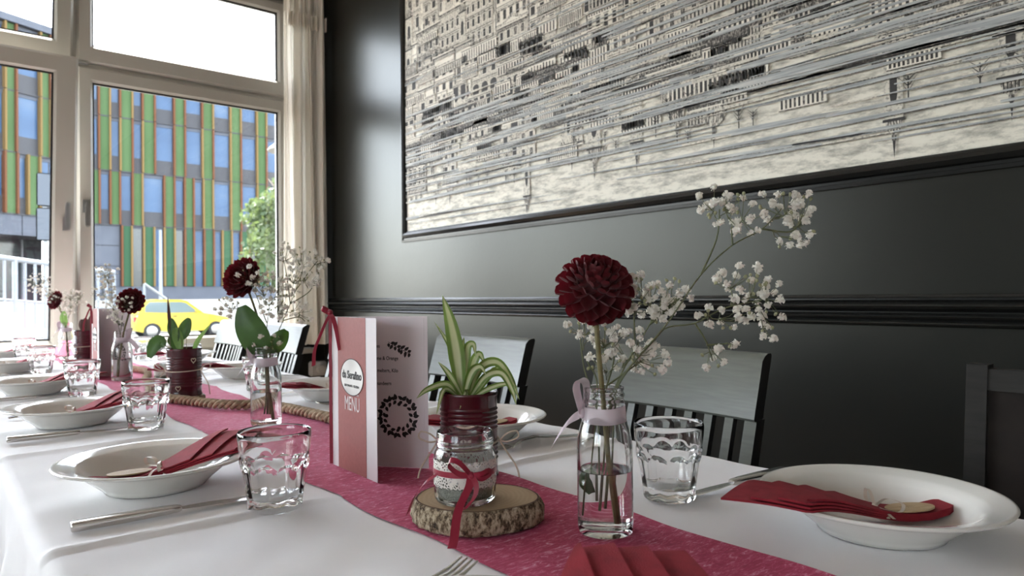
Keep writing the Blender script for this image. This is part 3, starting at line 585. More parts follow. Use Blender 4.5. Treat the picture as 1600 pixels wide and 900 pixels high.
def sidewin(pts, name='side_window'):
    g = MB(); f = lambda x, z, e: (x, -(.70 - .16 * (z - .9) / .55) - e, z)
    k = len(pts); g.add([f(x, z, .008) for x, z in pts] + [f(x, z, -.01) for x, z in pts], [tuple(range(k)), tuple(range(2 * k - 1, k - 1, -1))] + [(i, k + i, k + (i + 1) % k, (i + 1) % k) for i in range(k)]); return g.build(name, M_cwin, car, False)
sidewin([(-1.36, .99), (-.58, .95), (-.58, 1.36), (-1.18, 1.36), (-1.34, 1.2)]); sidewin([(-.50, .95), (.52, .95), (.08, 1.31), (-.06, 1.35), (-.50, 1.36)])
MB().grid(lambda u, v: (.735 - .62 * v, -.6 + 1.2 * u + (.5 - u) * .2 * v, .915 + .49 * v), 2, 2).build('windscreen', M_cwin, car)
for cx in (-1.14, 1.16):
    wh = MB().lathe([(0, 0), (.2, 0), (.285, .01), (.285, .17), (.2, .18), (0, .18)], 24).xf(Matrix.Translation((cx, -.57, .285)) @ Matrix.Rotation(pi / 2, 4, 'X')).build('wheel', M_tyre, car); MB().lathe([(0, .20), (.05, .205), (.17, .186), (.19, .18), (0, .18)][::-1], 20).xf(Matrix.Translation((cx, -.575, .285)) @ Matrix.Rotation(pi / 2, 4, 'X')).build('hubcap', M_alu, wh)
    MB().lathe([(0, 0), (.2, 0), (.285, .01), (.285, .17), (.2, .18), (0, .18)], 24).xf(Matrix.Translation((cx, .75, .285)) @ Matrix.Rotation(pi / 2, 4, 'X')).build('wheel', M_tyre, car)
bevbox(.36, .50, -.86, -.72, .95, 1.06, .03).build('mirror', M_yel, car); bevbox(-.42, -.26, -.765, -.735, .80, .83, .01).build('door_handle', M_tyre, car); bevbox(-.55, .7, -.755, -.735, .44, .50, .008).build('door_strip', M_yel, car)
bevbox(-1.72, -1.64, -.7, -.45, .62, .82, .02).build('tail_lamp', mat('red_lens', (.3, .02, .02), .2), car); bump(MATS['red_lens'], 5, .02); bevbox(1.58, 1.70, -.68, -.45, .56, .70, .03).build('headlamp', M_cwin, car)
# tree
random.seed(5)
tr_ = T('street_tree', 'sunlit green leafy tree in front of the far building', 'tree', (9.85, 24.0, GZ)); tr_.scale = (1.3, 1.3, 1.3)
MB().tube(cr([(0, 0, 0), (.05, 0, 1.2), (-.05, .05, 2.4), (.1, 0, 4.2)], 4), [.14, .13, .12, .12, .11, .11, .1, .1, .09, .08, .07, .05, .03], 8).build('trunk', M_trunk, tr_)
br = MB()
for k in range(14):
    a = random.uniform(0, 2 * pi); z = random.uniform(1.8, 4); l_ = random.uniform(.6, 1.3); br.tube(cr([(0, 0, z), (l_ * .5 * cos(a), l_ * .5 * sin(a), z + .25), (l_ * cos(a), l_ * sin(a), z + .7)], 3), [.035, .03, .025, .02, .016, .012, .006], 5)
br.build('branches', M_trunk, tr_)
fo = MB(); blobs = []
while len(blobs) < 90:
    p = Vector((random.uniform(-1, 1), random.uniform(-1, 1), random.uniform(-1, 1)))
    if p.length < 1: blobs.append((p.x * 1.15, p.y * 1.1, 3.05 + p.z * 1.75, random.uniform(.25, .5)))
for k in range(11000):
    bx, by, bz, brd = random.choice(blobs)
    d = Vector((random.gauss(0, 1), random.gauss(0, 1), random.gauss(0, 1))).normalized() * brd * random.random() ** .4
    c = Vector((bx, by, bz)) + d; s = random.uniform(.05, .095); a = Vector((random.gauss(0, 1), random.gauss(0, 1), random.gauss(0, .6))).normalized(); b = a.orthogonal().normalized(); b = Matrix.Rotation(random.uniform(0, 6.28), 3, a) @ b; c2 = a.cross(b)
    fo.add([c - b * s, c + c2 * s * .55, c + b * s, c - c2 * s * .55], [(0, 1, 2, 3)])
o = fo.build('foliage', M_tleaf, tr_, False); o['kind'] = 'stuff'

# ================================================================== THE LONG TABLE
TZ = .75; TX0, TX1, TY0, TY1 = .092, .872, -.45, 4.16
tb = T('dining_table', 'long dining table under the white tablecloth', 'table', (.482, 1.86, 0))
bevbox(TX0 + .01 - .482, TX1 - .01 - .482, TY0 + .01 - 1.86, TY1 - .01 - 1.86, .715, TZ - .006, .004).build('table_top', M_hb, tb)
for sx in (-.32, .32):
    for sy in (-2.16, -.702, .593, 2.14): bevbox(sx - .03, sx + .03, sy - .03, sy + .03, 0, .715, .004).build('leg', M_hb, tb)
CREASE = [(.13, 1), (.765, 1), (1.305, -1), (1.93, 1), (2.55, -1), (3.15, 1), (3.75, -1)]
def cloth_h(x, y):
    """height of the cloth above the table plane"""
    e = 0
    k = min(1, max(.12, (abs(x - .48) - .07) / .12))
    for yc, s in CREASE:
        d = (y - (yc + .010 * sin(6 * x + yc * 9) + .004 * sin(23 * x))) * s
        if abs(d) < .12: e += k * (.0050 * math.exp(-(d / (.0045 if d < 0 else .016)) ** 2) + .0022 * math.exp(-(d / .05) ** 2))
    return e + k * (.0011 * sin(9 * x + 3 * sin(2.2 * y)) * sin(3.1 * y + 1.3) + .0007 * sin(34 * y + 9 * sin(4 * x + y)) * max(0, sin(11 * x + 5 * y)) + .0005 * sin(61 * y - 22 * x + 3 * sin(9 * x)))
def cloth_fn(xs_):
    def f(u, v):
        y = TY0 + (TY1 - TY0) * v; t = xs_(u); D = .30; r = .016
        if t < 0:      # left drape
            s = -t; 
            if s < r * 1.57: a = s / r; return (TX0 - r * sin(a) + .0, y, TZ + cloth_h(TX0, y) - r * (1 - cos(a)))
            s -= r * 1.57; fl = s / D; ph = y * 2 * pi / .19 + 1.2 * sin(y * 3.1)
            return (TX0 - r - .012 * fl - .026 * fl * (1 + sin(ph)) - .006 * fl * sin(2.7 * ph), y + .014 * fl * cos(ph), TZ - r - s)
        if t > 1:
            s = t - 1
            if s < r * 1.57: a = s / r; return (TX1 + r * sin(a), y, TZ + cloth_h(TX1, y) - r * (1 - cos(a)))
            s -= r * 1.57; fl = s / D; ph = y * 2 * pi / .21 + sin(y * 2.3)
            return (TX1 + r + .01 * fl + .024 * fl * (1 + sin(ph)), y, TZ - r - s)
        x = TX0 + (TX1 - TX0) * t; return (x, y, TZ + cloth_h(x, y))
    return f
xt = [-.026 - .30 * (1 - i / 18) for i in range(18)] + [-.026 * (1 - i / 6) for i in range(6)] + [i / 60 for i in range(61)] + [1 + .026 * (i + 1) / 6 for i in range(6)] + [1.026 + .24 * (i + 1) / 12 for i in range(12)]
tc_ = T('tablecloth', 'white cotton tablecloth draped over the long table', 'tablecloth', (0, 0, 0))
MB().grid(cloth_fn(lambda u: xt[min(len(xt) - 1, round(u * (len(xt) - 1)))]), len(xt) - 1, 900).build('cloth', M_cloth, tc_, True, 180)
# end drape towards the window
def endf(u, v):
    ph = u * 28; fl = v; x = TX0 - .01 + (TX1 - TX0 + .02) * u
    return (x, TY1 + .012 + .02 * fl * (1 + sin(ph)) if v > 0 else TY1, TZ - .3 * v + .0005)
MB().grid(endf, 80, 10).build('end_drape', M_cloth, tc_, True, 180)
RX0, RX1 = .376, .584
def run_fn(u, v):
    y = TY0 + .02 + (TY1 - TY0 - .02) * v; e = (2 * u - 1); wob = .004 * sin(y * 9 + 2 * e) + .003 * sin(y * 31 + e * 4)
    x = RX0 + (RX1 - RX0) * u + wob * abs(e); return (x, y, TZ + .0012 + cloth_h(x, y) * 1.0 + .0006 * (1 + sin(x * 60 + 5 * sin(y * 7)) * sin(y * 26)))
ru = MB().grid(run_fn, 26, 900).build('table_runner', M_runner, None, True, 180); sset(ru, 'crimson fleece runner along the middle of the table', 'table runner')
TB = TZ + .0022       # where things rest

# ------------------------------------------------------------------ place settings
PP = [(0, .0035), (.050, .0035), (.053, 0), (.058, 0), (.060, .004), (.066, .010), (.077, .021), (.086, .0305), (.0905, .0345), (.109, .0395), (.1118, .0412), (.1128, .0430), (.1118, .0446), (.1095, .0446), (.1065, .0438), (.093, .0400), (.0885, .0380), (.0835, .0315), (.075, .0195), (.066, .0120), (.055, .0088), (.030, .0078), (0, .0078)]
PP = [(r * 1.012, z * .84) for r, z in PP]; plate_me = MB().lathe(PP, 72).mesh('soup_plate', M_porc, True, 60)
# tumbler
def tumbler():
    H = .088; rows = [(.0, 0), (.0270, 0), (.0292, .0012), (.0302, .004), (.0306, .010), (.0316, .018), (.0328, .027), (.0342, .036), (.0352, .042), (.0358, .047), (.0372, .0505), (.0384, .0535), (.0383, .057), (.0376, .061), (.0388, .066), (.0396, .074), (.0402, .083), (.0400, .0868), (.0393, .0880), (.0386, .0868), (.0383, .080), (.0375, .070), (.0362, .060), (.0350, .051), (.0330, .040), (.0310, .028), (.0292, .019), (.027, .0145), (.018, .0125), (0, .012)]
    def rf(r, z, a, k):
        s = abs(sin(5 * a)); 
        if 4 <= k <= 12:
            wz = min(1, (k - 3) / 6); z2 = z + (.0062 * (s ** .7) - .003) * wz * (1 if k > 7 else .3)
            r2 = r - (.0017 * (1 - abs(cos(5 * a))) if k < 10 else .0004 * s); return r2, z2
        if 13 <= k <= 14: return r, z + .002 * s
        return r, z
    return MB().lathe(rows, 80, rf=rf).mesh('tumbler', M_glass, True, 35)
tumbler_me = tumbler()
# knife and fork lie along +X, origin at handle end
def knife_proto():
    t = T('table_knife'); 
    g = MB(); prof = [(0, .0065, .0), (.002, .0075, .0), (.05, .0072, 0), (.092, .0062, 0), (.100, .0055, 0)]
    secs = [(0, .0062, .0040), (.0015, .0074, .0052), (.05, .0072, .0050), (.085, .0064, .0044), (.100, .0056, .0036), (.104, .0044, .0026)]
    n = 16; vs = []; fs = []
    for x, a, b in secs:
        for j in range(n):
            th = 2 * pi * j / n; c_, s_ = cos(th), sin(th); vs.append((x, a * (abs(c_) ** .45) * (1 if c_ > 0 else -1), .0055 + b * (abs(s_) ** .45) * (1 if s_ > 0 else -1)))
    for i in range(len(secs) - 1): fs += [(i * n + j, i * n + (j + 1) % n, (i + 1) * n + (j + 1) % n, (i + 1) * n + j) for j in range(n)]
    fs += [tuple(range(n)), tuple(range((len(secs) - 1) * n + n - 1, (len(secs) - 1) * n - 1, -1))]
    g.add(vs, fs); g.build('handle', M_steel, t)
    b = MB(); xs = [.100, .112, .135, .165, .190, .205, .214, .219]; wl = [.0035, .0058, .0078, .0084, .0080, .0066, .0040, .0006]; of = [0, .001, .002, .0026, .002, .0008, -.0012, -.004]
    vs = []; fs = []
    for x, w2, oo in zip(xs, wl, of): z = .0050 - (x - .1) * .033; vs += [(x, oo - w2, z), (x, oo, z + .0011), (x, oo + w2, z + .0007), (x, oo, z - .0009)]
    for i in range(len(xs) - 1): fs += [(i * 4 + j, i * 4 + (j + 1) % 4, i * 4 + 4 + (j + 1) % 4, i * 4 + 4 + j) for j in range(4)]
    b.add(vs, fs + [(3, 2, 1, 0), tuple(range(len(vs) - 4, len(vs)))]); b.build('blade', M_steel, t, True, 25)
    return t
def fork_proto():
    t = T('table_fork'); g = MB(); xs = [0, .002, .05, .10, .125, .14, .15]; wl = [.0070, .0085, .0068, .0046, .0036, .0060, .0115]; zz = [.0022, .0022, .0060, .0125, .0105, .0062, .0040]
    vs = []; fs = []
    for x, w2, z in zip(xs, wl, zz): vs += [(x, -w2, z), (x, w2, z), (x, w2 * .8, z + .0024), (x, -w2 * .8, z + .0024)]
    for i in range(len(xs) - 1): fs += [(i * 4 + j, i * 4 + (j + 1) % 4, i * 4 + 4 + (j + 1) % 4, i * 4 + 4 + j) for j in range(4)]
    g.add(vs, fs + [(3, 2, 1, 0), tuple(range(len(vs) - 4, len(vs)))]); g.build('handle', M_steel, t, True, 50)
    for k in range(4):
        y = -.0090 + .006 * k; MB().tube([(.149, y, .0052), (.165, y, .0042), (.185, y, .0058), (.203, y * .98, .0105)], [.0017, .0018, .0016, .0009], 6).build('tine', M_steel, t)
    return t
# napkin: pleated fan tied with a cream ribbon, wooden tag; lies along +X (fan end at +X)
def napkin_proto():
    """flat kite-folded paper napkin with stepped diagonal layers, pointing along +X; origin at the plate centre"""
    t = T('napkin'); KX = [-.074, -.070, .0, .020, .108, .168]; KL = [.010, .0135, .0165, .021, .054, .0]; KR = [.010, .0135, .0165, .022, .058, .0]
    def lin(x, H_):
        for i in range(len(KX) - 1):
            if x <= KX[i + 1]: return H_[i] + (H_[i + 1] - H_[i]) * max(0, (x - KX[i])) / (KX[i + 1] - KX[i])
        return H_[-1]
    def zc(x):      # rises gently out of the well to the rim, stiff beyond it
        if x < -.03: return .0125 + .24 * max(0, -.048 - x)
        if x < .112: t_ = (x + .03) / .142; return .0125 + .0335 * (t_ * t_ * (3 - 2 * t_))
        return .0460 + .06 * (x - .112) - 1.4 * (x - .112) ** 2
    def yat(x, v): return v * (lin(x, KL) if v > 0 else lin(x, KR))
    for k, cc in enumerate((None, .128, .093, .058)):
        g = MB(); nu, nv = 34, 14
        def end(v):
            if cc is None: return .168
            x = cc
            for _ in range(40): x = .5 * x + .5 * min(.168, max(-.06, cc + yat(x, v)))
            return x
        def f(u, v):
            vv = max(-1, min(1, (v * 2 - 1) * 1.0)); xe = end(vv); x = -.074 + (xe + .074) * u; y = yat(x, vv)
            lift = .0019 * (k + 1) + .0010 * k * u + .0011 * max(0, x) / .1 * k
            return (x, y, zc(x) + lift - .055 * max(0, abs(y) - .03) * (1 if x > .03 else 0))
        def fs(u, v):   # with turned-down edges all round
            q_ = f(min(1, max(0, (u * (nu + 2) - 1) / nu)), min(1, max(0, (v * (nv + 2) - 1) / nv)))
            return (q_[0], q_[1], q_[2] - (.0022 if u in (0, 1) or v in (0, 1) else 0))
        g.grid(fs, nu + 2, nv + 2); g.build('napkin_base' if k == 0 else 'folded_layer', M_napkin, t, True, 30)
    g = None
    r = MB(); rr = .0125
    r.strip([(.004 + .001 * sin(a * 3), (rr + .0055) * cos(a), .0195 + .0052 * sin(a)) for a in [2 * pi * i / 24 for i in range(25)]], (1, 0, 0), .004)
    rib = r.build('ribbon', M_cream_rib, t)
    b = MB(); top = Vector((.004, -.002, .0262))
    for sy in (-1, 1):
        b.strip(cr([top, top + Vector((-.004, sy * .012, .012)), top + Vector((-.010, sy * .027, .011)), top + Vector((-.008, sy * .025, .001)), top + Vector((0, sy * .008, .0005)), top], 5), (1, 0, .25), .0042)
        b.strip(cr([top, top + Vector((.006 * sy - .006, sy * .012, 0)), top + Vector((.010 * sy - .012, sy * .026, -.006))], 5), (1, 0, .1), .0038)
    b.sphere(top, .0032, 8, 6); b.build('bow', M_cream_rib, rib)
    tg = MB(); n = 24; tg.poly([(-.030 + .026 * cos(2 * pi * i / n), .004 + .0135 * sin(2 * pi * i / n), .0235 - .0006 * cos(2 * pi * i / n)) for i in range(n)], (0, 0, .0018)); to = tg.build('name_tag', M_tag, t, True, 30)
    w_ = MB(); 
    for k_, (a, b2) in enumerate(((-.016, -.006), (-.004, .004), (.006, .012))):
        w_.strip(cr([(-.030 + a + (b2 - a) * i / 6, .004 + .0025 * (1 if i % 2 else -1), .02545) for i in range(7)], 3), (0, 1, 0), .0007)
    w_.build('handwriting', M_ink, to, False)
    return t
knife0, fork0, nap0 = knife_proto(), fork_proto(), napkin_proto(); nap0.scale = (1, 1, .86)
used = set()
def inst(p, loc, rot, label, cat, group):
    """first use moves the prototype itself, later ones copy it"""
    o = p if p not in used else copy_tree(p); used.add(p); o.location = loc; o.rotation_euler = rot
    o['label'] = label; o['category'] = cat; o['group'] = group; return o
ORD = ['nearest', 'second', 'third', 'fourth', 'fifth', 'sixth', 'seventh']
LEFT = [(.222, .322, 10), (.222, .978, 3), (.210, 1.572, 5), (.204, 2.160, 2), (.200, 2.86, 6), (.205, 3.47, 4)]
RIGHT = [(.728, .304, 149), (.712, .945, 178), (.722, 1.535, 183), (.730, 2.150, 178), (.720, 2.77, 180), (.722, 3.38, 177)]
for sd_, rows_ in (('left', LEFT), ('right', RIGHT)):
    for k, (x, y, a) in enumerate(rows_):
        pos = {('left', 0): 'cut off at the bottom edge of the picture', ('left', 1): 'behind the foreground tumbler on the left', ('right', 0): 'large in the right foreground', ('right', 1): 'half hidden behind the spider plant can'}.get((sd_, k), '%s from the front in the %s row' % (ORD[k], sd_))
        o = obj('soup_plate', plate_me, None, (x, y, TB)); sset(o, 'ivory rimmed soup plate ' + pos, 'plate', 'soup plates on the long table')
        ar = radians(a)
        inst(nap0, (x + .035, y - .038, TB + .010) if (sd_, k) == ('left', 0) else (x, y, TB), (0, 0, ar), 'folded crimson napkin with tag, plate ' + pos, 'napkin', 'folded napkins on the plates')
        if sd_ == 'left': kp, fp_ = (x - .112, y - .135 + .004 * sin(k * 5), radians(-4 + 3 * sin(k * 3))), (.160 if k == 0 else x - .09, .440 if k == 0 else y + .145, radians(14 if k == 0 else 2))
        else: kp, fp_ = (x + .125, y + .168 if k == 0 else y + .145, radians(172 if k == 0 else 178 + 3 * sin(k))), (x + .12, y - (.168 if k == 0 else .125), radians(176))
        inst(knife0, (kp[0], kp[1], TB + .0005), (0, 0, kp[2]), 'polished steel knife beside the plate ' + pos, 'knife', 'table knives')
        inst(fork0, (fp_[0], fp_[1], TB + .0003), (0, 0, fp_[2]), 'polished steel fork beside the plate ' + pos, 'fork', 'table forks')
GL = [(.2995, .7813, 'large in the left foreground'), (.3052, 1.4188, 'second from the front in the left row'), (.2890, 2.0043, 'third from the front in the left row'), (.277, 2.7127, 'fourth from the front in the left row'), (.285, 3.34, 'sunlit at the far left end of the table'),
      (.6605, .5105, 'in the right foreground beside the bottle vase'), (.640, 1.175, 'behind the open menu card'), (.650, 1.80, 'behind the second bottle vase'), (.645, 2.42, 'on the right beyond the heart-trimmed can'), (.645, 3.05, 'on the right near the window end')]
for k, (x, y, l_) in enumerate(GL):
    o = obj('tumbler', tumbler_me, None, (x, y, TB), (0, 0, k * .37)); sset(o, 'clear scalloped water tumbler ' + l_, 'glass', 'water tumblers')

# ================================================================== CENTREPIECES
RH = Vector((.768, -.640, 0)); FH = Vector((.640, .768, 0)); UZ = Vector((0, 0, 1))
def A(a, b, c=0): return RH * (a / 100) + UZ * (b / 100) + FH * (c / 100)   # cm: sideways, up, away
# ---- bottle vase
def bottle_profile():
    o_ = [(0, .004), (.014, .0035), (.020, .0008), (.0235, 0), (.0262, .0012), (.0275, .005), (.0277, .010), (.0277, .086), (.0268, .095), (.0245, .105), (.0215, .1145), (.0198, .121), (.0194, .126), (.0197, .128), (.0208, .1295), (.0208, .1315), (.0197, .133), (.0197, .1345), (.0208, .136), (.0208, .138), (.0198, .1395), (.0198, .1415), (.0203, .1430), (.0198, .1446), (.0186, .1450)]
    i_ = [(.0176, .1440), (.0172, .136), (.0170, .124), (.0190, .1145), (.0222, .104), (.0244, .0945), (.0253, .086), (.0253, .012), (.0235, .0085), (.015, .0075), (0, .0075)]
    return o_, i_
bo, bi = bottle_profile()
bottle_me = MB().lathe(bo + bi, 56).mesh('bottle', M_glass, True, 40)
water_me = MB().lathe([(0, .0074), (.015, .0074), (.0236, .0084), (.0255, .012), (.0255, .0630), (.0246, .0622), (0, .0620)], 48).mesh('water', M_water, True, 40)
def vase(loc, rz, label, bowdir=-1):
    t = T('bottle_vase', label, 'vase', loc, 0, 'bottle vases'); obj('bottle', bottle_me, t); obj('water', water_me, t)
    g = MB(); n = 40
    g.grid(lambda u, v: ((.0206 + .0013 * (1 - v) + .0004 * sin(u * 31)) * cos(2 * pi * u), (.0206 + .0013 * (1 - v) + .0004 * sin(u * 31)) * sin(2 * pi * u), .1110 + .0155 * v + .0016 * sin(2 * pi * u + 1)), n, 2)
    rb = g.build('ribbon', M_satin_w, t)
    kn = RH * bowdir * .0225 - FH * .004 + UZ * .119
    b = MB(); b.sphere(kn, .0042, 10, 8, (1, 1, 1.3)); s = bowdir
    b.build('knot', M_satin_w, rb)
    MB().strip(cr([kn, kn + A(s * .3, 1.2, -.5), kn + A(s * .55, 2.6, -.2), kn + A(s * .2, 3.3, .3), kn + A(-s * .45, 2.9, .5), kn + A(-s * .45, 1.4, .2), kn], 5), [(A(.6, .15, .8)) for _ in range(31)], [.010 + .004 * sin(pi * i / 30) for i in range(31)], .0003).build('bow_loop', M_satin_w, rb)
    MB().strip(cr([kn, kn + A(s * 1.2, -.6, -.3), kn + A(s * 2.3, -1.9, -.4), kn + A(s * 2.9, -2.9, -.3)], 6), [A(.5, .9, .3) for _ in range(19)], .0125, .0003).build('ribbon_tail', M_satin_w, rb)
    return t
# ---- flowers
def petal_mesh(name, L_, W_, cup, m_):
    def f(u, v):
        y = (u - .5) * 2; w2 = W_ / 2 * (sin(pi * min(1, .12 + v * .80)) ** .7) * (1 - .25 * max(0, v - .8) / .2); x = v * L_
        return (x, y * w2, cup * (y * y) * .55 * (1 - .3 * v) + cup * .9 * v ** 2.2 - .15 * cup * sin(pi * v))
    return MB().grid(f, 4, 5).mesh(name, m_, True, 180)
def round_petal():
    L_, W_, cup = .0185, .0185, .0085
    def f(u, v):
        y = (u - .5) * 2; w2 = W_ / 2 * min(1, .35 + v * 1.3) * sqrt(max(.0, 1 - (max(0, v - .55) / .47) ** 2)); x = v * L_
        return (x, y * w2 * .9, cup * (abs(y) ** 1.6) * (.5 + .5 * v) * (w2 / (W_ / 2)) + .0022 * v ** 3 - .0012 * sin(pi * v))
    return MB().grid(f, 6, 7).mesh('petal', M_petal, True, 180)
petal_me = petal_mesh('petal', .0215, .0175, .0095, M_petal); petal_b = round_petal(); petal_s = petal_mesh('petal', .013, .0105, .008, M_petal)
def dahlia(label, base, pts, face, R_, n_rows, style, group='crimson dahlias'):
    t = T('dahlia', label, 'flower', base, 0, group)
    path = cr(pts, 6); MB().tube(path, [.0026 if i < len(path) * .75 else .0022 for i in range(len(path))], 8).build('stem', M_stem, t)
    c = Vector(pts[-1]); face = Vector(face).normalized(); q0 = face.to_track_quat('Z', 'Y')
    rr = random.Random(hash(label) % 9999 if False else len(label) * 7)
    MB().sphere(c, R_ * (.6 if style == 'ball' else .4), 14, 10).build('flower_heart', M_petal, t)
    if style == 'ball':
        k = 0; N_ = n_rows; ga = pi * (3 - sqrt(5))
        for i in range(N_):
            zc = 1 - (i + .5) / N_ * 1.80; th = i * ga; pr_ = sqrt(max(0, 1 - zc * zc)); d = Vector((pr_ * cos(th), pr_ * sin(th), zc))
            sz = R_ / .0375 * (.60 + .46 * min(1, (1 - zc) * .9))
            # petal axis leans from the surface normal towards the rim, its hollow opens to the pole
            up_ = (Vector((0, 0, 1)) - d * d.z); up_ = up_.normalized() if up_.length > 1e-4 else Vector((1, 0, 0)); side = up_.cross(d)
            ax = (d + up_ * (.16 if zc > 0 else -.05)).normalized(); nz = ax.cross(side)
            M3 = Matrix((ax, side, nz)).transposed()
            sq = Vector((1, 1, .88)); off = Vector((d.x * sq.x, d.y * sq.y, d.z * sq.z)) * R_ * .56
            o = obj('petal', petal_b, t, c + q0 @ off, (q0 @ M3.to_quaternion() @ Euler((rr.uniform(-.10, .10), rr.uniform(-.06, .06), rr.uniform(-.08, .08))).to_quaternion()).to_euler(), sz)
    else:
        for ring_, (n_, el, sc, ro) in enumerate(((15, -.18, 1.38, .012), (14, .08, 1.32, .011), (13, .34, 1.15, .010), (10, .62, .95, .008), (8, .95, .75, .005), (5, 1.25, .6, .003))):
            for j in range(n_):
                th = 2 * pi * (j + .5 * (ring_ % 2)) / n_ + rr.uniform(-.05, .05); d = Vector((cos(th) * cos(el), sin(th) * cos(el), sin(el)))
                side = Vector((-sin(th), cos(th), 0)); up_ = d.cross(side); M3 = Matrix((d, side, up_)).transposed()
                o = obj('petal', petal_me, t, c + q0 @ (Vector((cos(th), sin(th), 0)) * ro + Vector((0, 0, ring_ * .0015))), (q0 @ M3.to_quaternion() @ Euler((rr.uniform(-.15, .15), 0, 0)).to_quaternion()).to_euler(), sc * R_ / .0375)
    return t
# ---- gypsophila floret variants
def floret(seed, r=.0052):
    rr = random.Random(seed); g = MB(); 
    for i in range(13):
        zc = 1 - (i + .5) / 13 * 1.35; th = i * 2.4; p = sqrt(max(0, 1 - zc * zc)); d = Vector((p * cos(th), p * sin(th), zc)); s = d.orthogonal().normalized(); s = Matrix.Rotation(rr.uniform(0, 6.3), 3, d) @ s; q_ = d.cross(s)
        a = r * rr.uniform(.35, .55); c = d * r * .45; e = d * r * rr.uniform(.85, 1.12)
        g.add([c - s * a * .5, c + s * a * .5, e + s * a + q_ * a * .5, e + q_ * a * .9 + d * a * .2, e - s * a + q_ * a * .3], [(0, 1, 2, 3, 4)])
    g.sphere((0, 0, 0), r * .62, 7, 5); return g.mesh('floret', M_gyp, False)
FLO = [floret(s) for s in range(4)]
BUD = MB().sphere((0, 0, 0), .0017, 7, 5, (1, 1, 1.3)).mesh('bud', M_bud, True)
def gyps(label, base, stems, clusters, seed, joined=False, size=1.0, group='baby\'s-breath sprigs'):
    """stems: polylines (cm) ; clusters: (centre cm, (ra, rb) cm, number, root cm)"""
    rr = random.Random(seed); t = T('gypsophila_sprig', label, 'flower', base, 0, group); st = MB(); fl = MB(); nf = 0
    for s in stems:
        p = cr([A(*q_) for q_ in s], 5); st.tube(p, [.0011 - .0005 * i / len(p) for i in range(len(p))], 5)
    for (ca, cb, cc), (ra, rb), n, root in clusters:
        R0 = A(*root); C = A(ca, cb, cc); nodes = [R0.lerp(C, .5) + A(rr.uniform(-.5, .5) * ra, rr.uniform(-.4, .4) * rb, rr.uniform(-.5, .5)) for _ in range(max(2, n // 4))]
        for nd in nodes: st.tube([R0, R0.lerp(nd, .5) + A(rr.uniform(-.2, .2), rr.uniform(-.2, .2), 0), nd], [.0006, .0005, .00045], 4)
        done = []
        for k in range(n + n // 2):
            for tr_y in range(14):
                ang = rr.uniform(0, 6.283); rad = sqrt(rr.random()) * 1.22; P = C + A(ra * rad * cos(ang), rb * rad * sin(ang), rr.uniform(-1, 1) * min(ra, rb) * .8)
                if all((P - q_).length > .0118 for q_ in done): break
            if k < n: done.append(P)
            nd = min(nodes, key=lambda q_: (q_ - P).length); mid = nd.lerp(P, .55) + A(0, rr.uniform(-.25, .1), 0); st.tube([nd, mid, P], [.00042, .00036, .0003], 4)
            rot = Euler((rr.uniform(-.9, .9), rr.uniform(-.9, .9), rr.uniform(0, 6.3))); sz = size * rr.uniform(.66, 1.05)
            if k >= n:
                if joined: fl.sphere(P, .0017, 5, 4)
                else: obj('bud', BUD, t, P, rot, size)
            elif joined:
                me = rr.choice(FLO); M = Matrix.Translation(P) @ rot.to_matrix().to_4x4() @ Matrix.Scale(sz, 4); fl.add([M @ v.co for v in me.vertices], [tuple(p.vertices) for p in me.polygons])
            else: obj('floret', rr.choice(FLO), t, P, rot, sz)
    st.build('stems', M_stem2, t)
    if joined: o = fl.build('florets', M_gyp, t, False); o['kind'] = 'stuff'
    return t
def leaf_blade(root_pts, wid, m_, parent, name='leaf', fold=.25, wdir=None, attr=False, n=6, prof=None):
    P = cr(root_pts, n); N_ = len(P); vs = []; fs = []; ac = []
    for i in range(N_):
        t = (P[min(i + 1, N_ - 1)] - P[max(i - 1, 0)]).normalized(); s = (Vector(wdir) if wdir is not None else t.cross(FH)); s = (s - t * s.dot(t)).normalized(); nn = t.cross(s)
        f_ = i / (N_ - 1); w2 = wid / 2 * (prof(f_) if prof else (min(1, .45 + f_ * 1.6) * (1 - f_ ** 3) + .02))
        for e in (-1, -.5, 0, .5, 1): vs.append(P[i] + s * w2 * e + nn * (-fold * w2 * (1 - abs(e)))); ac.append(abs(e))
    for i in range(N_ - 1):
        for j in range(4): fs.append((i * 5 + j, i * 5 + j + 1, i * 5 + 6 + j, i * 5 + 5 + j))
    g = MB(); g.add(vs, fs); me = g.mesh(name, m_, True, 180)
    if attr:
        at = me.attributes.new('across', 'FLOAT', 'POINT'); at.data.foreach_set('value', ac)
    return obj(name, me, parent)
BROAD = lambda f_: max(.02, sin(pi * min(1, f_ * .93 + .03)) ** .62)

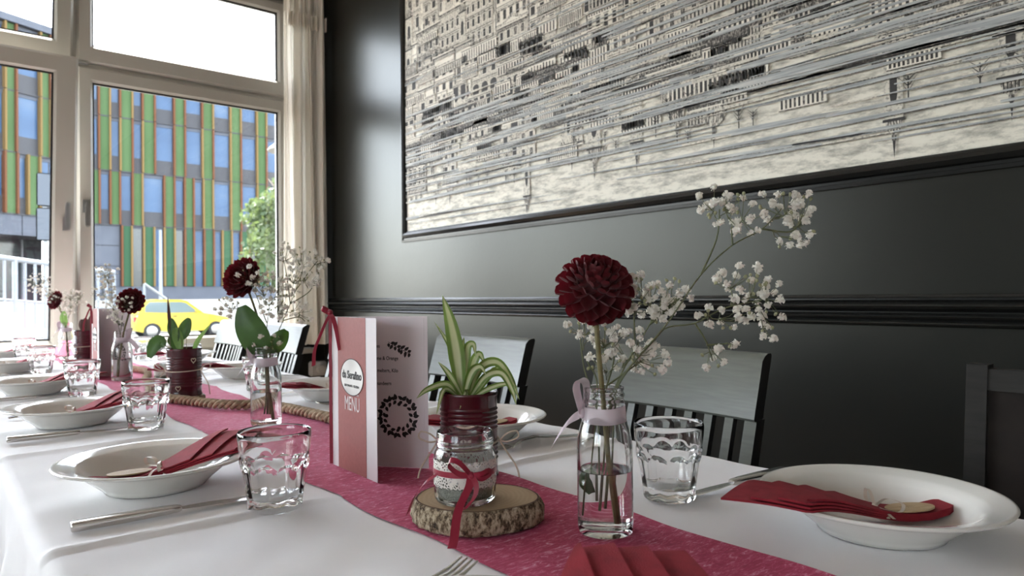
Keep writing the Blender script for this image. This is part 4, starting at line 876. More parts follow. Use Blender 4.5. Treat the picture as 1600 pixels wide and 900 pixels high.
# ---- vase A (foreground)
VA = Vector((.5191, .4806, TB)); vase(VA, 0, 'clear bottle vase with tall dahlia in the right foreground')
random.seed(3)
dahlia('dark crimson ball dahlia on the tall stem in the right foreground', VA, [A(.9, .9, .2), A(.55, 5, .1), A(0, 12, 0), A(-.5, 18, -.1), A(-.7, 21.5, 0), A(-.75, 24.5, 0)], A(.12, 1.0, -.75), .0375, 105, 'ball')
leaf_blade([A(-.9, 3.8, .4), A(-1.6, 5.2, .2), A(-1.3, 6.4, -.1)], .012, M_leaf, (lt := T('leaf_sprig', 'small wet leaf on thin stalk inside the foreground bottle vase', 'leaf', VA)), 'leaf'); MB().tube(cr([A(-1.7, 1.6, .3), A(-1.4, 6, .2), A(-.6, 14.2, .2), A(-1.6, 17, .3)], 5), .0008, 5).build('stalk', M_stem2, lt)
gyps('tall arching baby\'s-breath sprig reaching over the mural edge', VA, [[(.6, 2.5, .6), (1.2, 12.5, .6), (2.2, 15.6, .5), (6.4, 20.6, .3), (9.9, 25.6, 0), (13.1, 28.5, 0), (16.1, 30.1, 0), (18.2, 32.2, .2)], [(9.9, 25.6, 0), (11.6, 29.2, .3), (12, 32.2, .5)], [(16.1, 30.1, 0), (18.9, 29.8, .2), (20.2, 30.8, .3)], [(13.1, 28.5, 0), (13.0, 30.3, 0)]],
     [((12.2, 32.6, .5), (1.9, 1.6), 14, (11.9, 31.0, .4)), ((14.3, 31.4, 0), (1.7, 1.9), 9, (13.0, 29.9, 0)), ((18.1, 32.6, .2), (1.9, 1.4), 10, (17.4, 31.2, .1)), ((20.3, 31.2, .3), (1.2, 2.3), 12, (19.2, 30.2, .2)), ((18.9, 28.7, .2), (1.5, .7), 5, (17.2, 29.9, .1))], 21)
gyps('spreading baby\'s-breath sprig low on the right of the foreground dahlia', VA, [[(-.3, 2, .8), (.4, 11, .9), (1.7, 14.9, .8), (5.2, 19.0, .6), (6.6, 20.3, .5), (9.3, 20.7, .3), (12.3, 22.2, .2), (16, 23, .2)], [(9.3, 20.7, .3), (10.4, 18.8, .2), (11.0, 16.9, .2)], [(10.4, 18.5, .2), (12.4, 18.6, .2)]],
     [((14.2, 24.7, .2), (2.5, 1.5), 17, (12.9, 22.5, .2)), ((16.4, 22.6, .2), (1.6, 2.0), 14, (15.2, 22.7, .2)), ((12.2, 21.2, .2), (2.5, 1.0), 10, (10.8, 21.4, .3)), ((16.6, 19.6, .2), (.6, .6), 3, (16.0, 21.5, .2)), ((11.0, 17.0, .2), (.9, 1.2), 5, (10.6, 18.4, .2)), ((13.0, 18.6, .2), (.6, .5), 2, (12.2, 18.6, .2))], 22)
gyps('dense baby\'s-breath sprig just right of the foreground dahlia', VA, [[(.1, 2.2, .9), (.8, 12, 1.0), (1.9, 15.5, 1.2), (4.6, 20, 1.4), (6.4, 23, 1.5)], [(3.4, 18, 1.3), (3.4, 21, 1.6), (3.3, 23, 1.6)], [(5.0, 20.6, 1.4), (8.2, 23.4, 1.4)]],
     [((3.9, 23.4, 1.5), (1.5, 1.9), 18, (3.4, 21.4, 1.5)), ((6.1, 22.9, 1.5), (1.7, 1.8), 16, (5.1, 20.9, 1.4)), ((7.9, 23.8, 1.4), (1.4, 1.3), 6, (6.6, 22.0, 1.4))], 23)
gyps('short baby\'s-breath sprig just above the foreground bottle neck', VA, [[(-.5, 3, .7), (-.6, 12, .9), (-1.8, 16, 1.2), (-2.3, 20.6, 1.4)], [(.2, 13.8, .8), (1.2, 17, 1.2), (1.0, 19.2, 1.5)], [(.5, 14.5, .8), (3.0, 16.2, 1.1), (4.6, 17.3, 1.2)]],
     [((-2.0, 20.6, 1.4), (1.2, .9), 6, (-1.9, 18.0, 1.3)), ((.5, 19.2, 1.5), (1.8, 1.4), 14, (1.0, 17.0, 1.2)), ((2.9, 18.4, 1.3), (1.9, 1.4), 13, (2.0, 16.2, 1.1)), ((4.9, 17.0, 1.2), (1.7, 1.3), 11, (3.4, 16.3, 1.1)), ((.4, 16.8, 1.1), (1.9, .9), 6, (.4, 15.0, .9))], 24)
# ---- vase B
VB = Vector((.4834, 1.3014, TB)); vase(VB, 0, 'clear bottle vase with large leaf left of the menu card', -1)
dahlia('dark dahlia seen from behind with scalloped petals, left of the menu', VB, [A(.9, 1, .2), A(.4, 6, .1), A(-.3, 13, 0), A(-1.6, 20, .3), A(-4.2, 27.3, .6)], A(-.35, .35, -1.0), .034, 60, 'open')
lv = T('broad_leaf', 'broad dark green leaf standing in the bottle left of the menu', 'leaf', VB); leaf_blade([A(.3, 13.2, -.6), A(-1.0, 15.2, -1.0), A(-2.6, 18.4, -1.3), A(-4.0, 22.2, -1.2)], .058, M_leaf, lv, 'leaf_blade', .2, RH, prof=BROAD, n=8); MB().tube(cr([A(.5, 2, 0), A(.5, 9, 0), A(.3, 13.2, -.6), A(-1.0, 15.3, -1.05)], 5), .0016, 6).build('leaf_stalk', M_stem, lv)
lv = T('broad_leaf', 'smaller folded green leaf right of the broad leaf', 'leaf', VB); leaf_blade([A(.8, 13.4, .4), A(2.0, 15.2, .3), A(3.8, 17.6, .4)], .034, M_leaf, lv, 'leaf_blade', .5, A(.7, -.6, .3), prof=BROAD, n=8); MB().tube(cr([A(-.4, 2, .4), A(.2, 9, .4), A(.8, 13.4, .4), A(1.4, 14.4, .36)], 5), .0012, 6).build('leaf_stalk', M_stem, lv)
gyps('feathery baby\'s-breath sprig leaning towards the curtain', VB, [[(0, 2, .5), (.4, 12, .5), (1.2, 15, .6), (4.4, 22.5, .8), (5.4, 25, .8), (6.8, 28.6, .8)], [(4.4, 22.5, .8), (3.9, 27, .8), (3.1, 31.5, .8)], [(5.4, 25, .8), (8.3, 29, 1), (9.6, 30.6, 1)], [(4.4, 22.5, .8), (7.8, 24.6, .8), (9, 26.5, .9)], [(3.0, 19.4, .7), (6.0, 20.0, .7), (7.2, 19.2, .7)]],
     [((3.4, 32.0, .8), (1.6, 1.8), 10, (3.3, 30.4, .8)), ((6.4, 31.2, .8), (1.8, 1.6), 9, (6.5, 28.2, .8)), ((9.8, 30.6, 1), (1.5, 1.5), 13, (9.0, 29.8, 1)), ((8.4, 27.2, .9), (1.8, 1.4), 16, (7.8, 25.4, .8)), ((5.0, 27.0, .8), (1.6, 2.0), 12, (4.6, 24.2, .8)), ((6.8, 20.6, .7), (1.6, 1.6), 8, (5.8, 20.0, .7)), ((4.6, 22.2, .7), (2.0, 1.8), 10, (3.8, 21.0, .7))], 31)
gyps('drooping baby\'s-breath sprig in front of the second dahlia', VB, [[(.2, 2, -.2), (0, 12, -.3), (.2, 16, -.6), (1.0, 22, -.8)], [(.1, 16, -.6), (-3.6, 21, -1), (-7, 22, -1)], [(.5, 19, -.7), (-1.6, 25.5, -1.6)]],
     [((1.4, 25.8, -.8), (3.0, 2.2), 30, (1.0, 22.2, -.8)), ((-1.9, 27.6, -2.2), (2.4, 1.7), 9, (-1.4, 25.3, -1.6)), ((-7.2, 21.8, -1), (1.9, 1.8), 9, (-5.6, 21.5, -1)), ((2.2, 21.6, -.8), (2.2, 1.6), 14, (.9, 20.4, -.7)), ((.6, 15.6, -.8), (2.2, 1.3), 8, (.2, 14.4, -.5))], 32)
# ---- vase C, D
VC = Vector((.433, 2.3088, TB)); vase(VC, 0, 'clear bottle vase right of the far menu card', 1)
dahlia('dark maroon dahlia right of the far menu card', VC, [A(-1, 1, .2), A(-.6, 7, .1), A(.6, 14, 0), A(2.0, 19, 0), A(2.9, 23, 0)], A(.3, .25, -1.0), .033, 60, 'open')
gyps('pale baby\'s-breath bunch above the far menu card', VC, [[(-.6, 2, 0), (-.4, 12, 0), (-1.2, 17, 0), (-3.2, 24, 0), (-4.2, 30, 0)], [(-.9, 16, 0), (-2.6, 21, 0), (-6, 23.5, 0)], [(-.4, 13, 0), (.8, 20, -.5), (3, 22, -2)]], [((-4.4, 31.0, 0), (2.4, 2.6), 26, (-3.9, 28, 0)), ((-4.6, 25.6, 0), (3.0, 2.6), 24, (-3.2, 23, 0)), ((-1.8, 22, 0), (2.6, 3.0), 22, (-2.2, 19.5, 0)), ((2.4, 22.6, -2.6), (2.4, 2.0), 10, (1.4, 20.6, -1.2)), ((-1.2, 18.4, 0), (2.0, 1.5), 14, (-.8, 16, 0))], 33, True)
VD = Vector((.422, 3.30, TB)); vase(VD, 0, 'sunlit bottle vase at the window end of the table', -1)
dahlia('sunlit red dahlia at the window end of the table', VD, [A(.6, 1, 0), A(.2, 8, 0), A(-.8, 15, 0), A(-2.4, 20, 0), A(-3.8, 23.4, 0)], A(-.4, .3, -1.0), .032, 60, 'open')
gyps('wide pale baby\'s-breath bunch at the window end of the table', VD, [[(.2, 2, 0), (0, 13, 0), (-3, 20, 0), (-8, 27, 0), (-11.4, 30, 0)], [(.1, 13, 0), (1.6, 19, 0), (3.0, 23, 0)]], [((-11.4, 30.6, 0), (3.6, 3.2), 40, (-9.6, 28.6, 0)), ((-7.4, 26.4, 0), (2.6, 2.4), 18, (-6, 24.5, 0)), ((2.6, 24.2, 0), (4.0, 3.0), 44, (1.8, 20.4, 0)), ((-3.4, 24.6, -2.4), (1.8, 1.8), 8, (-2.4, 20, -1)), ((1.0, 19.2, 0), (2.2, 2.0), 14, (.6, 16.5, 0))], 34, True)
lv = T('leaf_sprig', 'bright green leaf sprig in the sunlit bottle vase', 'leaf', VD); leaf_blade([A(0, 13, -.3), A(-.8, 16, -.5), A(-.6, 19.2, -.6)], .03, M_leaf2, lv, 'leaf_blade', .3, RH, prof=BROAD); MB().tube([A(0, 3, 0), A(0, 13, -.3), A(-.4, 14.5, -.4)], .001, 5).build('leaf_stalk', M_stem, lv)

# ---- tin cans
def can_profile(H, r):
    p = [(0, 0), (r - .0015, 0), (r, .001), (r, .0035), (r - .0012, .0048)]
    z = .012; p += [(r - .0012, z)]
    for grp in ((.022, 4), (.062, 5)):
        z = grp[0]
        for k in range(grp[1]): p += [(r - .0012, z), (r - .0003, z + .0015), (r - .0012, z + .003), (r - .0019, z + .0045), (r - .0012, z + .006)]; z += .006
    p += [(r - .0012, H - .006), (r - .0002, H - .004), (r + .0003, H - .0018), (r - .0006, H), (r - .0018, H - .0012), (r - .0022, H - .006), (r - .0024, .004), (0, .004)]
    return p
CH, CRr = .1105, .0388
can_me = MB().lathe(can_profile(CH, CRr), 56).mesh('tin', M_tin, True, 50)
soil_me = MB().lathe([(0, .085), (.036, .085), (.036, .101), (.028, .1028), (.014, .1005), (0, .1032)], 32).mesh('soil', M_soil, True, 180)
def bow_thin(parent, at, s, m_, r=.0012, tail=1.0):
    """bow of thin cord: two loops and two tails around the point at (local)"""
    MB().tube(cr([at, at + A(s * 1.0, 1.0, -.3), at + A(s * 2.2, 1.3, -.4), at + A(s * 2.4, .5, -.4), at + A(s * 1.1, -.1, -.2), at], 6), r, 6).build('bow_loop', m_, parent)
    MB().tube(cr([at, at + A(s * .9, -1.4 * tail, -.4), at + A(s * 2.2, -3.4 * tail, -.8), at + A(s * 2.7, -5.6 * tail, -1.2)], 6), r, 6).build('bow_tail', m_, parent)
def can(loc, label, ztw, sides, hearts=()):
    t = T('planter_can', label, 'potted plant', loc, 0, 'planted wine-red cans'); obj('tin', can_me, t); obj('soil', soil_me, t)
    g = MB(); g.tube([((CRr + .0006) * cos(a), (CRr + .0006) * sin(a), ztw + .002 * cos(a - .6)) for a in [2 * pi * i / 48 for i in range(49)]], .0011, 6, False); tw = g.build('twine', M_twine, t)
    for s in sides: bow_thin(tw, RH * s * (CRr + .002) - FH * .006 + UZ * ztw, s, M_twine)
    for (a, z) in hearts:
        d = (RH * sin(a) - FH * cos(a)); s = UZ.cross(d) * -1
        pts = [d * (CRr + .0008) + s * (.0052 * sin(q_) ** 3 * 1.05) + UZ * (z + .0004 * (13 * cos(q_) - 5 * cos(2 * q_) - 2 * cos(3 * q_) - cos(4 * q_))) for q_ in [2 * pi * i / 28 for i in range(29)]]
        MB().tube(pts, .0008, 5, False).build('heart', M_twine, t)
    return t
CA = Vector((.550, .752, TB)); ca = can(CA, 'wine-red ribbed can planted with a striped spider plant', .046, (-1, 1))
for pts, wd in (([(-1.0, 10.2, 0), (-1.5, 15.5, 0), (-2.3, 20, .2), (-3.4, 23.8, .5)], .023), ([(-.9, 10.4, .5), (-1.7, 14, .8), (-2.6, 17, 1.2), (-4.6, 20.2, 1.5)], .009), ([(-1.4, 10.4, -.5), (-2.8, 12.1, -1.0), (-5.2, 11.6, -2), (-6.6, 10.5, -2.5)], .010), ([(-1.4, 10.6, -1), (-3.0, 11.6, -2.6), (-3.9, 8.6, -3.8)], .007), ([(-.8, 10.4, -.4), (-2.5, 13.3, -.4), (-4.0, 15.0, -.2)], .009),
                ([(0, 10.4, -.2), (1.6, 14.1, -.3), (3.8, 14.9, -.6), (5.6, 12.8, -1), (6.7, 10.0, -1.3)], .013), ([(.3, 10.4, -.5), (2.2, 13.0, -1.2), (4.4, 13.6, -2), (5.8, 11.4, -2.8), (6.3, 9.6, -3.2)], .011), ([(.1, 10.4, .4), (.5, 14.2, .5), (1.4, 15.9, .5), (2.2, 14.6, .4)], .013), ([(-.4, 10.4, .2), (-.3, 14.2, .4), (-.1, 16.8, .5), (.7, 17.2, .3), (1.0, 15.5, 0)], .012),
                ([(.5, 10.2, -.8), (2.6, 11.5, -1.6), (5.0, 12.2, -2), (6.4, 11.6, -2.5)], .008), ([(-.6, 10.3, -.8), (.4, 13.5, -1.2), (1.6, 14.4, -1.5), (2.4, 13.4, -2)], .012), ([(.0, 10.3, -1.2), (-.2, 11.4, -2.6), (-.9, 9.3, -3.9)], .007), ([(-.5, 10.2, .8), (-1.0, 15.0, 1.0), (-.6, 18.2, 1.0)], .012), ([(.7, 10.2, .6), (3.4, 13.6, 1.4), (5.6, 13.2, 2.4)], .010)):
    leaf_blade([A(*q_) for q_ in pts], wd, M_spider, ca, 'leaf', .45, None, True)
CB = Vector((.4585, 1.7526, TB + .0112)); cb = can(CB, 'wine-red can with hearts and round-leaved plant on wooden coaster', .060, (-1, 1), ((-.62, .040), (.95, .083), (.1, .02)))
for pts, wd, mm in (([(-4.4, 11.4, -.4), (-5.4, 12.6, -.6), (-6.7, 11.6, -.8), (-7.7, 8.8, -1.0)], .033, M_leaf), ([(-1.6, 12.5, 0), (-2.6, 15.2, 0), (-3.2, 18.0, .2)], .026, M_leaf), ([(-.5, 13.0, 0), (.2, 15.2, -.3), (1.4, 18.0, -.3)], .030, M_leaf), ([(-.8, 10.2, 0), (-1.4, 13.5, -.2), (-2.0, 15.8, -.2)], .026, M_leaf2), ([(2.0, 10.0, 0), (3.4, 13.0, 0), (6.2, 16.6, .3)], .012, M_leaf2), ([(-1.6, 10.2, .8), (-3.4, 12.6, 1.2), (-4.4, 13.6, 1.6)], .022, M_leaf)):
    leaf_blade([A(*q_) for q_ in pts], wd, mm, cb, 'leaf', .25, None, prof=BROAD if mm is not M_leaf2 or wd > .02 else None)
MB().tube(cr([A(-2.0, 9.8, 0), A(-3.2, 11.0, -.2), A(-4.6, 11.7, -.4)], 5), .0009, 5).build('leaf_stalk', M_stem, cb)
for a_, b0, b1, rr_ in ((-3.5, 9.5, 15.5, .0008), (.6, 9.5, 15, .0007), (-.5, 9.5, 14, .001)): MB().tube([A(a_ * .9, b0, 0), A(a_, b1, 0)], rr_, 5).build('leaf_stalk', M_stem, cb)
MB().tube([A(-3.3, 9.5, .2), A(-3.5, 17, .2)], .0011, 6).build('stick', M_stick, cb); leaf_blade([A(-3.4, 15.2, .2), A(-3.6, 19, .2), A(-3.9, 23.2, .2)], .009, M_stick, cb, 'dry_leaf', .5)
CC = Vector((.452, 3.06, TB + .0112)); cc = can(CC, 'wine-red can with cream bow behind the far menu card', .052, (-1, 1), ((-.3, .030),))
for pts, wd in (([(0, 10, 0), (-.2, 13, 0), (.2, 15.6, 0)], .03), ([(.8, 10, 0), (2.0, 14, 0), (3.2, 17.6, 0)], .026), ([(-.6, 10, 0), (-1.6, 13, 0), (-1.2, 15.2, 0)], .02)): leaf_blade([A(*q_) for q_ in pts], wd, M_stick, cc, 'leaf', .25, RH, prof=BROAD)

# ---- wood slices
def slice_(loc, rx, ry, h, rot, label, seed):
    rr = random.Random(seed); t = T('wood_slice', label, 'wood slice', loc, rot, 'birch slices'); n = 72; ph = [rr.uniform(0, 6.28) for _ in range(6)]
    def rad(a, z): 
        base = 1 + .035 * sin(2 * a + ph[0]) + .025 * sin(3 * a + ph[1]) + .016 * sin(5 * a + ph[2])
        return base
    g = MB(); rows_ = [(.90, 0), (.97, .0015), (1.01, h * .2), (1.03, h * .45), (1.015, h * .7), (.985, h * .9), (.962, h * .985), (.945, h)]
    vs = []; fs = []
    for k, (s, z) in enumerate(rows_):
        for j in range(n):
            a = 2 * pi * j / n; jit = (.012 * sin(17 * a + z * 300 + ph[3]) + .010 * sin(29 * a - z * 500) + rr.uniform(-.008, .008)) * (0 if k == 7 else 1); q_ = rad(a, z) * (s + jit); vs.append((rx * q_ * cos(a), ry * q_ * sin(a), z))
    for k in range(len(rows_) - 1): fs += [(k * n + j, k * n + (j + 1) % n, k * n + n + (j + 1) % n, k * n + n + j) for j in range(n)]
    fs.append(tuple(range(n - 1, -1, -1))); g.add(vs, fs); g.build('bark', M_bark, t, True, 50)
    f = MB(); f.add([(rx * rad(2 * pi * j / n, h) * .945 * cos(2 * pi * j / n), ry * rad(2 * pi * j / n, h) * .945 * sin(2 * pi * j / n), h) for j in range(n)] + [(0, 0, h + .0003)], [(j, (j + 1) % n, n) for j in range(n)]); f.build('cut_face', M_wood, t, True, 180)
    e = MB(); e.add([(rx * rad(2 * pi * j / n, h) * q_ * cos(2 * pi * j / n), ry * rad(2 * pi * j / n, h) * q_ * sin(2 * pi * j / n), h + .0004) for q_ in (.925, .950) for j in range(n)], [(j, (j + 1) % n, n + (j + 1) % n, n + j) for j in range(n)]); e.build('bark_rim', M_stick, t, True, 180)
    return t
SA = Vector((.4425, .5935, TB)); slice_(SA, .066, .0575, .0255, radians(-48), 'thick birch slice under the lace jar', 4)
slice_((CB.x, CB.y, TB), .046, .044, .011, .3, 'thin wooden coaster under the heart-trimmed can', 6); slice_((CC.x - .01, CC.y, TB), .062, .055, .011, .3, 'thin wooden coaster near the window end', 7)

# ---- lace jar with candle
JO = [(0, .003), (.018, .0025), (.024, .0006), (.0275, 0), (.0305, .0022), (.0318, .006), (.0320, .012), (.0320, .046), (.0312, .0505), (.0296, .0535), (.0290, .0560), (.0297, .0575), (.0301, .0590), (.0297, .0605), (.0290, .0618), (.0297, .0632), (.0297, .0648), (.0290, .0662), (.0290, .0705), (.0284, .0718), (.0276, .0712)]
JI = [(.0270, .066), (.0268, .056), (.0285, .0520), (.0298, .047), (.0300, .012), (.029, .0065), (.020, .0055), (0, .0055)]
jar_me = MB().lathe(JO + JI, 56).mesh('jar', M_glass, True, 40)
sand_me = MB().lathe([(0, .0056), (.020, .0056), (.0288, .0066), (.0298, .012), (.0298, .018), (.026, .0195), (.012, .0185), (0, .0190)], 40).mesh('sand', M_sand, True, 180)
def lace_jar(loc, label, rz=0):
    t = T('lace_jar', label, 'candle jar', loc, 0, 'lace jars with ribbon'); obj('glass_jar', jar_me, t); obj('sand', sand_me, t)
    g = MB().lathe([(0, .0185), (.0188, .0185), (.0190, .034), (.0178, .0345), (.0176, .031), (0, .031)], 30).build('tealight', M_wax, t); MB().tube([(0, 0, .031), (.001, 0, .038)], .0006, 5).build('wick', M_ink, g)
    MB().grid(lambda u, v: ((.0324) * cos(2 * pi * u), (.0324) * sin(2 * pi * u), .0195 + .0245 * v + (.0014 * abs(sin(2 * pi * u * 11)) * (1 if v > .5 else -1) if v in (0, 1) else 0)), 176, 10).build('lace_band', M_lace, t)
    R_ = .0330; rb = MB().grid(lambda u, v: (R_ * cos(2 * pi * u), R_ * sin(2 * pi * u), .0300 + .0058 * v), 56, 1).build('ribbon', M_satin_r, t)
    k = (RH * .25 - FH).normalized() * (R_ + .002) + UZ * .0335
    MB().sphere(k, .0036, 10, 7, (1, 1, 1.1)).build('knot', M_satin_r, rb)
    MB().strip(cr([k, k + A(-1.0, 1.3, -.6), k + A(-1.9, 1.7, -.6), k + A(-2.2, 1.1, -.3), k + A(-1.2, .2, -.2), k], 5), [A(.25, .9, .4)] * 26, .0055, .0003).build('bow_loop', M_satin_r, rb)
    MB().strip(cr([k, k + A(.8, .2, -.4), k + A(1.7, .55, -.2), k + A(2.0, .1, .4), k + A(1.1, -.35, -.1), k], 5), [A(.1, .9, -.4)] * 26, .0055, .0003).build('bow_loop', M_satin_r, rb)
    return t, rb, k
JA = Vector((.4265, .591, TB + .0259)); ja, rbA, kA = lace_jar(JA, 'small jar wrapped in lace and wine ribbon on birch slice')
MB().strip(cr([kA, kA + A(-.2, -1.0, -.5), kA + A(-1.2, -3.0, -1.6), kA + A(-1.5, -5.2, -3.2), kA + A(-1.7, -5.95, -3.4)], 6), [A(1, 0, .1)] * 25, .0085, .0003).build('ribbon_tail', M_satin_r, rbA)
MB().strip(cr([kA, kA + A(.5, -.8, -.5), kA + A(.35, -1.9, -.8), kA + A(-.6, -3.0, -1.2)], 6), [A(.9, .4, 0)] * 19, .0055, .0003).build('ribbon_tail', M_satin_r, rbA)
MB().strip(cr([A(-2.6, 3.2, -2.0), A(-4.0, 2.2, -1.6), A(-5.2, .5, -1.0), A(-5.9, -1.2, -.6)], 6), [A(.6, .8, 0)] * 19, .0075, .0003).build('ribbon_tail', M_satin_r, rbA)
JB = Vector((.500, 2.08, TB + .0115)); jb, rbB, kB = lace_jar(JB, 'lace jar with wine bow behind the heart-trimmed can'); slice_((.500, 2.08, TB), .055, .05, .0112, .9, 'birch slice under the far lace jar', 9)
MB().strip(cr([kB, kB + A(-1.6, .2, -.5), kB + A(-4.2, .3, -.6)], 6), [A(.1, .9, .3)] * 13, .0055, .0003).build('ribbon_tail', M_satin_r, rbB)

# ---- jute rope
def rope(pts, r, label):
    P = cr(pts, 26); g = MB(); N_ = len(P); Ls = [0]
    for i in range(1, N_): Ls.append(Ls[-1] + (P[i] - P[i - 1]).length)
    t = T('jute_rope', label, 'rope', (0, 0, 0))
    for k in range(3):
        sp = []
        for i in range(N_):
            tg = (P[min(i + 1, N_ - 1)] - P[max(i - 1, 0)]).normalized(); s = tg.cross(UZ).normalized(); n_ = s.cross(tg); a = Ls[i] / .046 * 2 * pi + k * 2.0944
            sp.append(P[i] + (s * cos(a) + n_ * sin(a)) * r * .56)
        g = MB(); g.tube(sp, r * .44, 7); g.build('strand', M_rope, t, True, 80)
    return t
zr = TB + .0112
rope([(.585, .99, zr), (.580, 1.12, zr), (.572, 1.27, zr), (.560, 1.40, zr), (.536, 1.475, zr), (.500, 1.515, zr), (.468, 1.565, zr), (.438, 1.66, zr), (.408, 1.75, zr), (.402, 1.86, zr), (.436, 1.97, zr), (.452, 2.08, zr), (.468, 2.18, zr), (.500, 2.30, zr), (.520, 2.42, zr), (.505, 2.55, zr)], .0108, 'thick jute rope winding along the crimson runner')

# ---- menu cards
def menu(loc, label, full):
    t = T('menu_card', label, 'menu', loc, 0, 'standing menu cards'); Hm = .2095
    c_end = Vector((-.002, -.131, 0)); p_end = Vector((.086, -.113, 0)); cd = c_end.normalized(); cn = Vector((-1, .015, 0)).normalized(); pd = p_end.normalized(); pn = pd.cross(UZ) * -1
    if pn.x > 0: pn = -pn
    def panel(name, a, b, z0, z1, d, nrm, off, th, m_, par):
        p0 = d * a + nrm * off; p1 = d * b + nrm * off; g = MB(); g.poly([p0 + UZ * z0, p1 + UZ * z0, p1 + UZ * z1, p0 + UZ * z1], nrm * th); return g.build(name, m_, par, False)
    cv = panel('cover', 0, .131, 0, Hm, cd, cn, 0, .0006, M_card_w, t)
    panel('colour_band', .0185, .102, .0002, Hm - .0002, cd, cn, .0007, .0002, M_card_r, cv)
    pgc = panel('back_page', 0, .1425, 0, Hm, pd, pn, 0, .0006, M_card_in, t); panel('inner_sheet', .004, .1375, .002, Hm - .003, pd, pn, .0012, .0003, M_card_in, t)
    # logo and lettering on the cover
    fc = cd * .062 + cn * .0010; Mx = Matrix.Translation(fc) @ Matrix((cd, UZ, cn)).transposed().to_4x4()
    def flat(me, m_, par, x, z, lift, M=Mx, name='lettering'):
        me.materials.clear(); me.materials.append(m_); me.transform(M @ Matrix.Translation((x, z, lift))); return obj(name, me, par)
    g = MB(); g.poly([(.0335 * cos(a), .0245 * sin(a), 0) for a in [2 * pi * i / 48 for i in range(48)]], (0, 0, .0003)); flat(g.mesh('logo', M_silver, False), M_silver, cv, 0, .1285, 0, name='logo_oval')
    g = MB(); g.tube([(.0337 * cos(a), .0247 * sin(a), 0) for a in [2 * pi * i / 48 for i in range(49)]], .0005, 4, False); flat(g.mesh('logo', M_ink, False), M_ink, cv, 0, .1285, .0003, name='logo_rim')
    flat(text_mesh('da Serafino', .0150, .0001, .86, .00035), M_ink, cv, 0, .131, .0006, name='logo_text'); flat(text_mesh('RISTORANTE  PIZZERIA', .0046, .0001, .9), M_ink, cv, 0, .1165, .0006, name='logo_small_text')
    flat(text_mesh('MENÜ', .0275, .0001, .60), M_print_w, cv, 0, .0915, .0002, name='menu_title')
    fp2 = pn * .0017; Mp = Matrix.Translation(fp2) @ Matrix((pd, UZ, pn)).transposed().to_4x4(); sh = t
    # printed olive spray and wreath
    def leafprint(cx, cz, ang, l_, w_, g): 
        ca_, sa_ = cos(ang), sin(ang); g.poly([(cx + l_ * e * ca_ - w_ * f_ * sa_, cz + l_ * e * sa_ + w_ * f_ * ca_, 0) for e, f_ in ((0, 0), (.3, .5), (.65, .42), (1, 0), (.65, -.42), (.3, -.5))])
    g = MB(); rr = random.Random(8)
    for i in range(13): x = -.015 + .0025 * i + rr.uniform(-.001, .001); z = .0065 - .00115 * i; leafprint(x, z, (.75 if i % 2 else -1.9) + rr.uniform(-.5, .5), rr.uniform(.006, .0095), .0044, g)
    g.strip([(-.016, .008, 0), (.016, -.009, 0)], (0, 1, 0), .0008); flat(g.mesh('olive_print', M_ink, False), M_ink, sh, .101, .166, 0, Mp, 'olive_print')
    g = MB(); R0 = .0225
    for i in range(15):
        a = 2 * pi * i / 15; c0, s0 = cos(a), sin(a)
        leafprint(R0 * c0, R0 * s0, a + rr.uniform(-.5, .2), .0092, .0056, g); leafprint(R0 * c0 * 1.06, R0 * s0 * 1.06, a + 1.15 + rr.uniform(-.2, .2), .0090, .0050, g); leafprint(R0 * c0 * .98, R0 * s0 * .98, a + 2.4 + rr.uniform(-.3, .3), .0078, .0046, g)
        if i % 2: rq = R0 * (1.28 if i % 4 == 1 else .74); g.poly([(rq * cos(a + .2) + .0026 * cos(b), rq * sin(a + .2) + .0026 * sin(b), 0) for b in [2 * pi * j / 8 for j in range(8)]])
    flat(g.mesh('wreath_print', M_ink, False), M_ink, sh, .0985, .071, 0, Mp, 'wreath_print')
    if full:
        for txt, x, z in (('es', .070, .168), ('zeme & Orange', .081, .151), ('semmeltern, Kilo', .079, .134), ('nmandeern', .076, .116)): flat(text_mesh(txt, .0072, .00005, .82, .00012), M_ink, sh, x, z, 0, Mp, 'menu_text')
    # ribbon along the spine, knotted at the top
    sp = A(-.32, 0, -.05); k = sp + UZ * (Hm + .004)
    rb = MB().strip([sp + UZ * z for z in (.001, .05, .1, .15, Hm, Hm + .003)], RH, .0046, .0003).build('spine_ribbon', M_satin_r, t)
    MB().sphere(k + UZ * .002, .0042, 9, 7).build('knot', M_satin_r, rb)
    MB().strip(cr([k, k + A(-1.0, .6, -.2), k + A(-1.2, .9, .4), k + A(-.4, .5, .3), k], 5), [A(.2, .8, .5)] * 21, .006, .0003).build('bow_loop', M_satin_r, rb)
    MB().strip(cr([k, k + A(-.6, -1.2, -.1), k + A(-1.5, -3.2, 0), k + A(-2.3, -5.2, .2), k + A(-2.5, -7.4, .3)], 6), [A(.9, .35, .3)] * 25, .0055, .0003).build('ribbon_tail', M_satin_r, rb)
    MB().strip(cr([k, k + A(.7, -.7, -1.0), k + A(1.35, -2.6, -1.6), k + A(1.9, -5.0, -2.1)], 6), [A(.9, .25, .2)] * 19, .006, .0003).build('ribbon_tail', M_satin_r, rb)
    return t
menu((.4405, .928, TB), 'standing folded menu card with terracotta band beside the spider plant', True)
menu((.387, 2.50, TB), 'far standing menu card beside the third bottle vase', False)

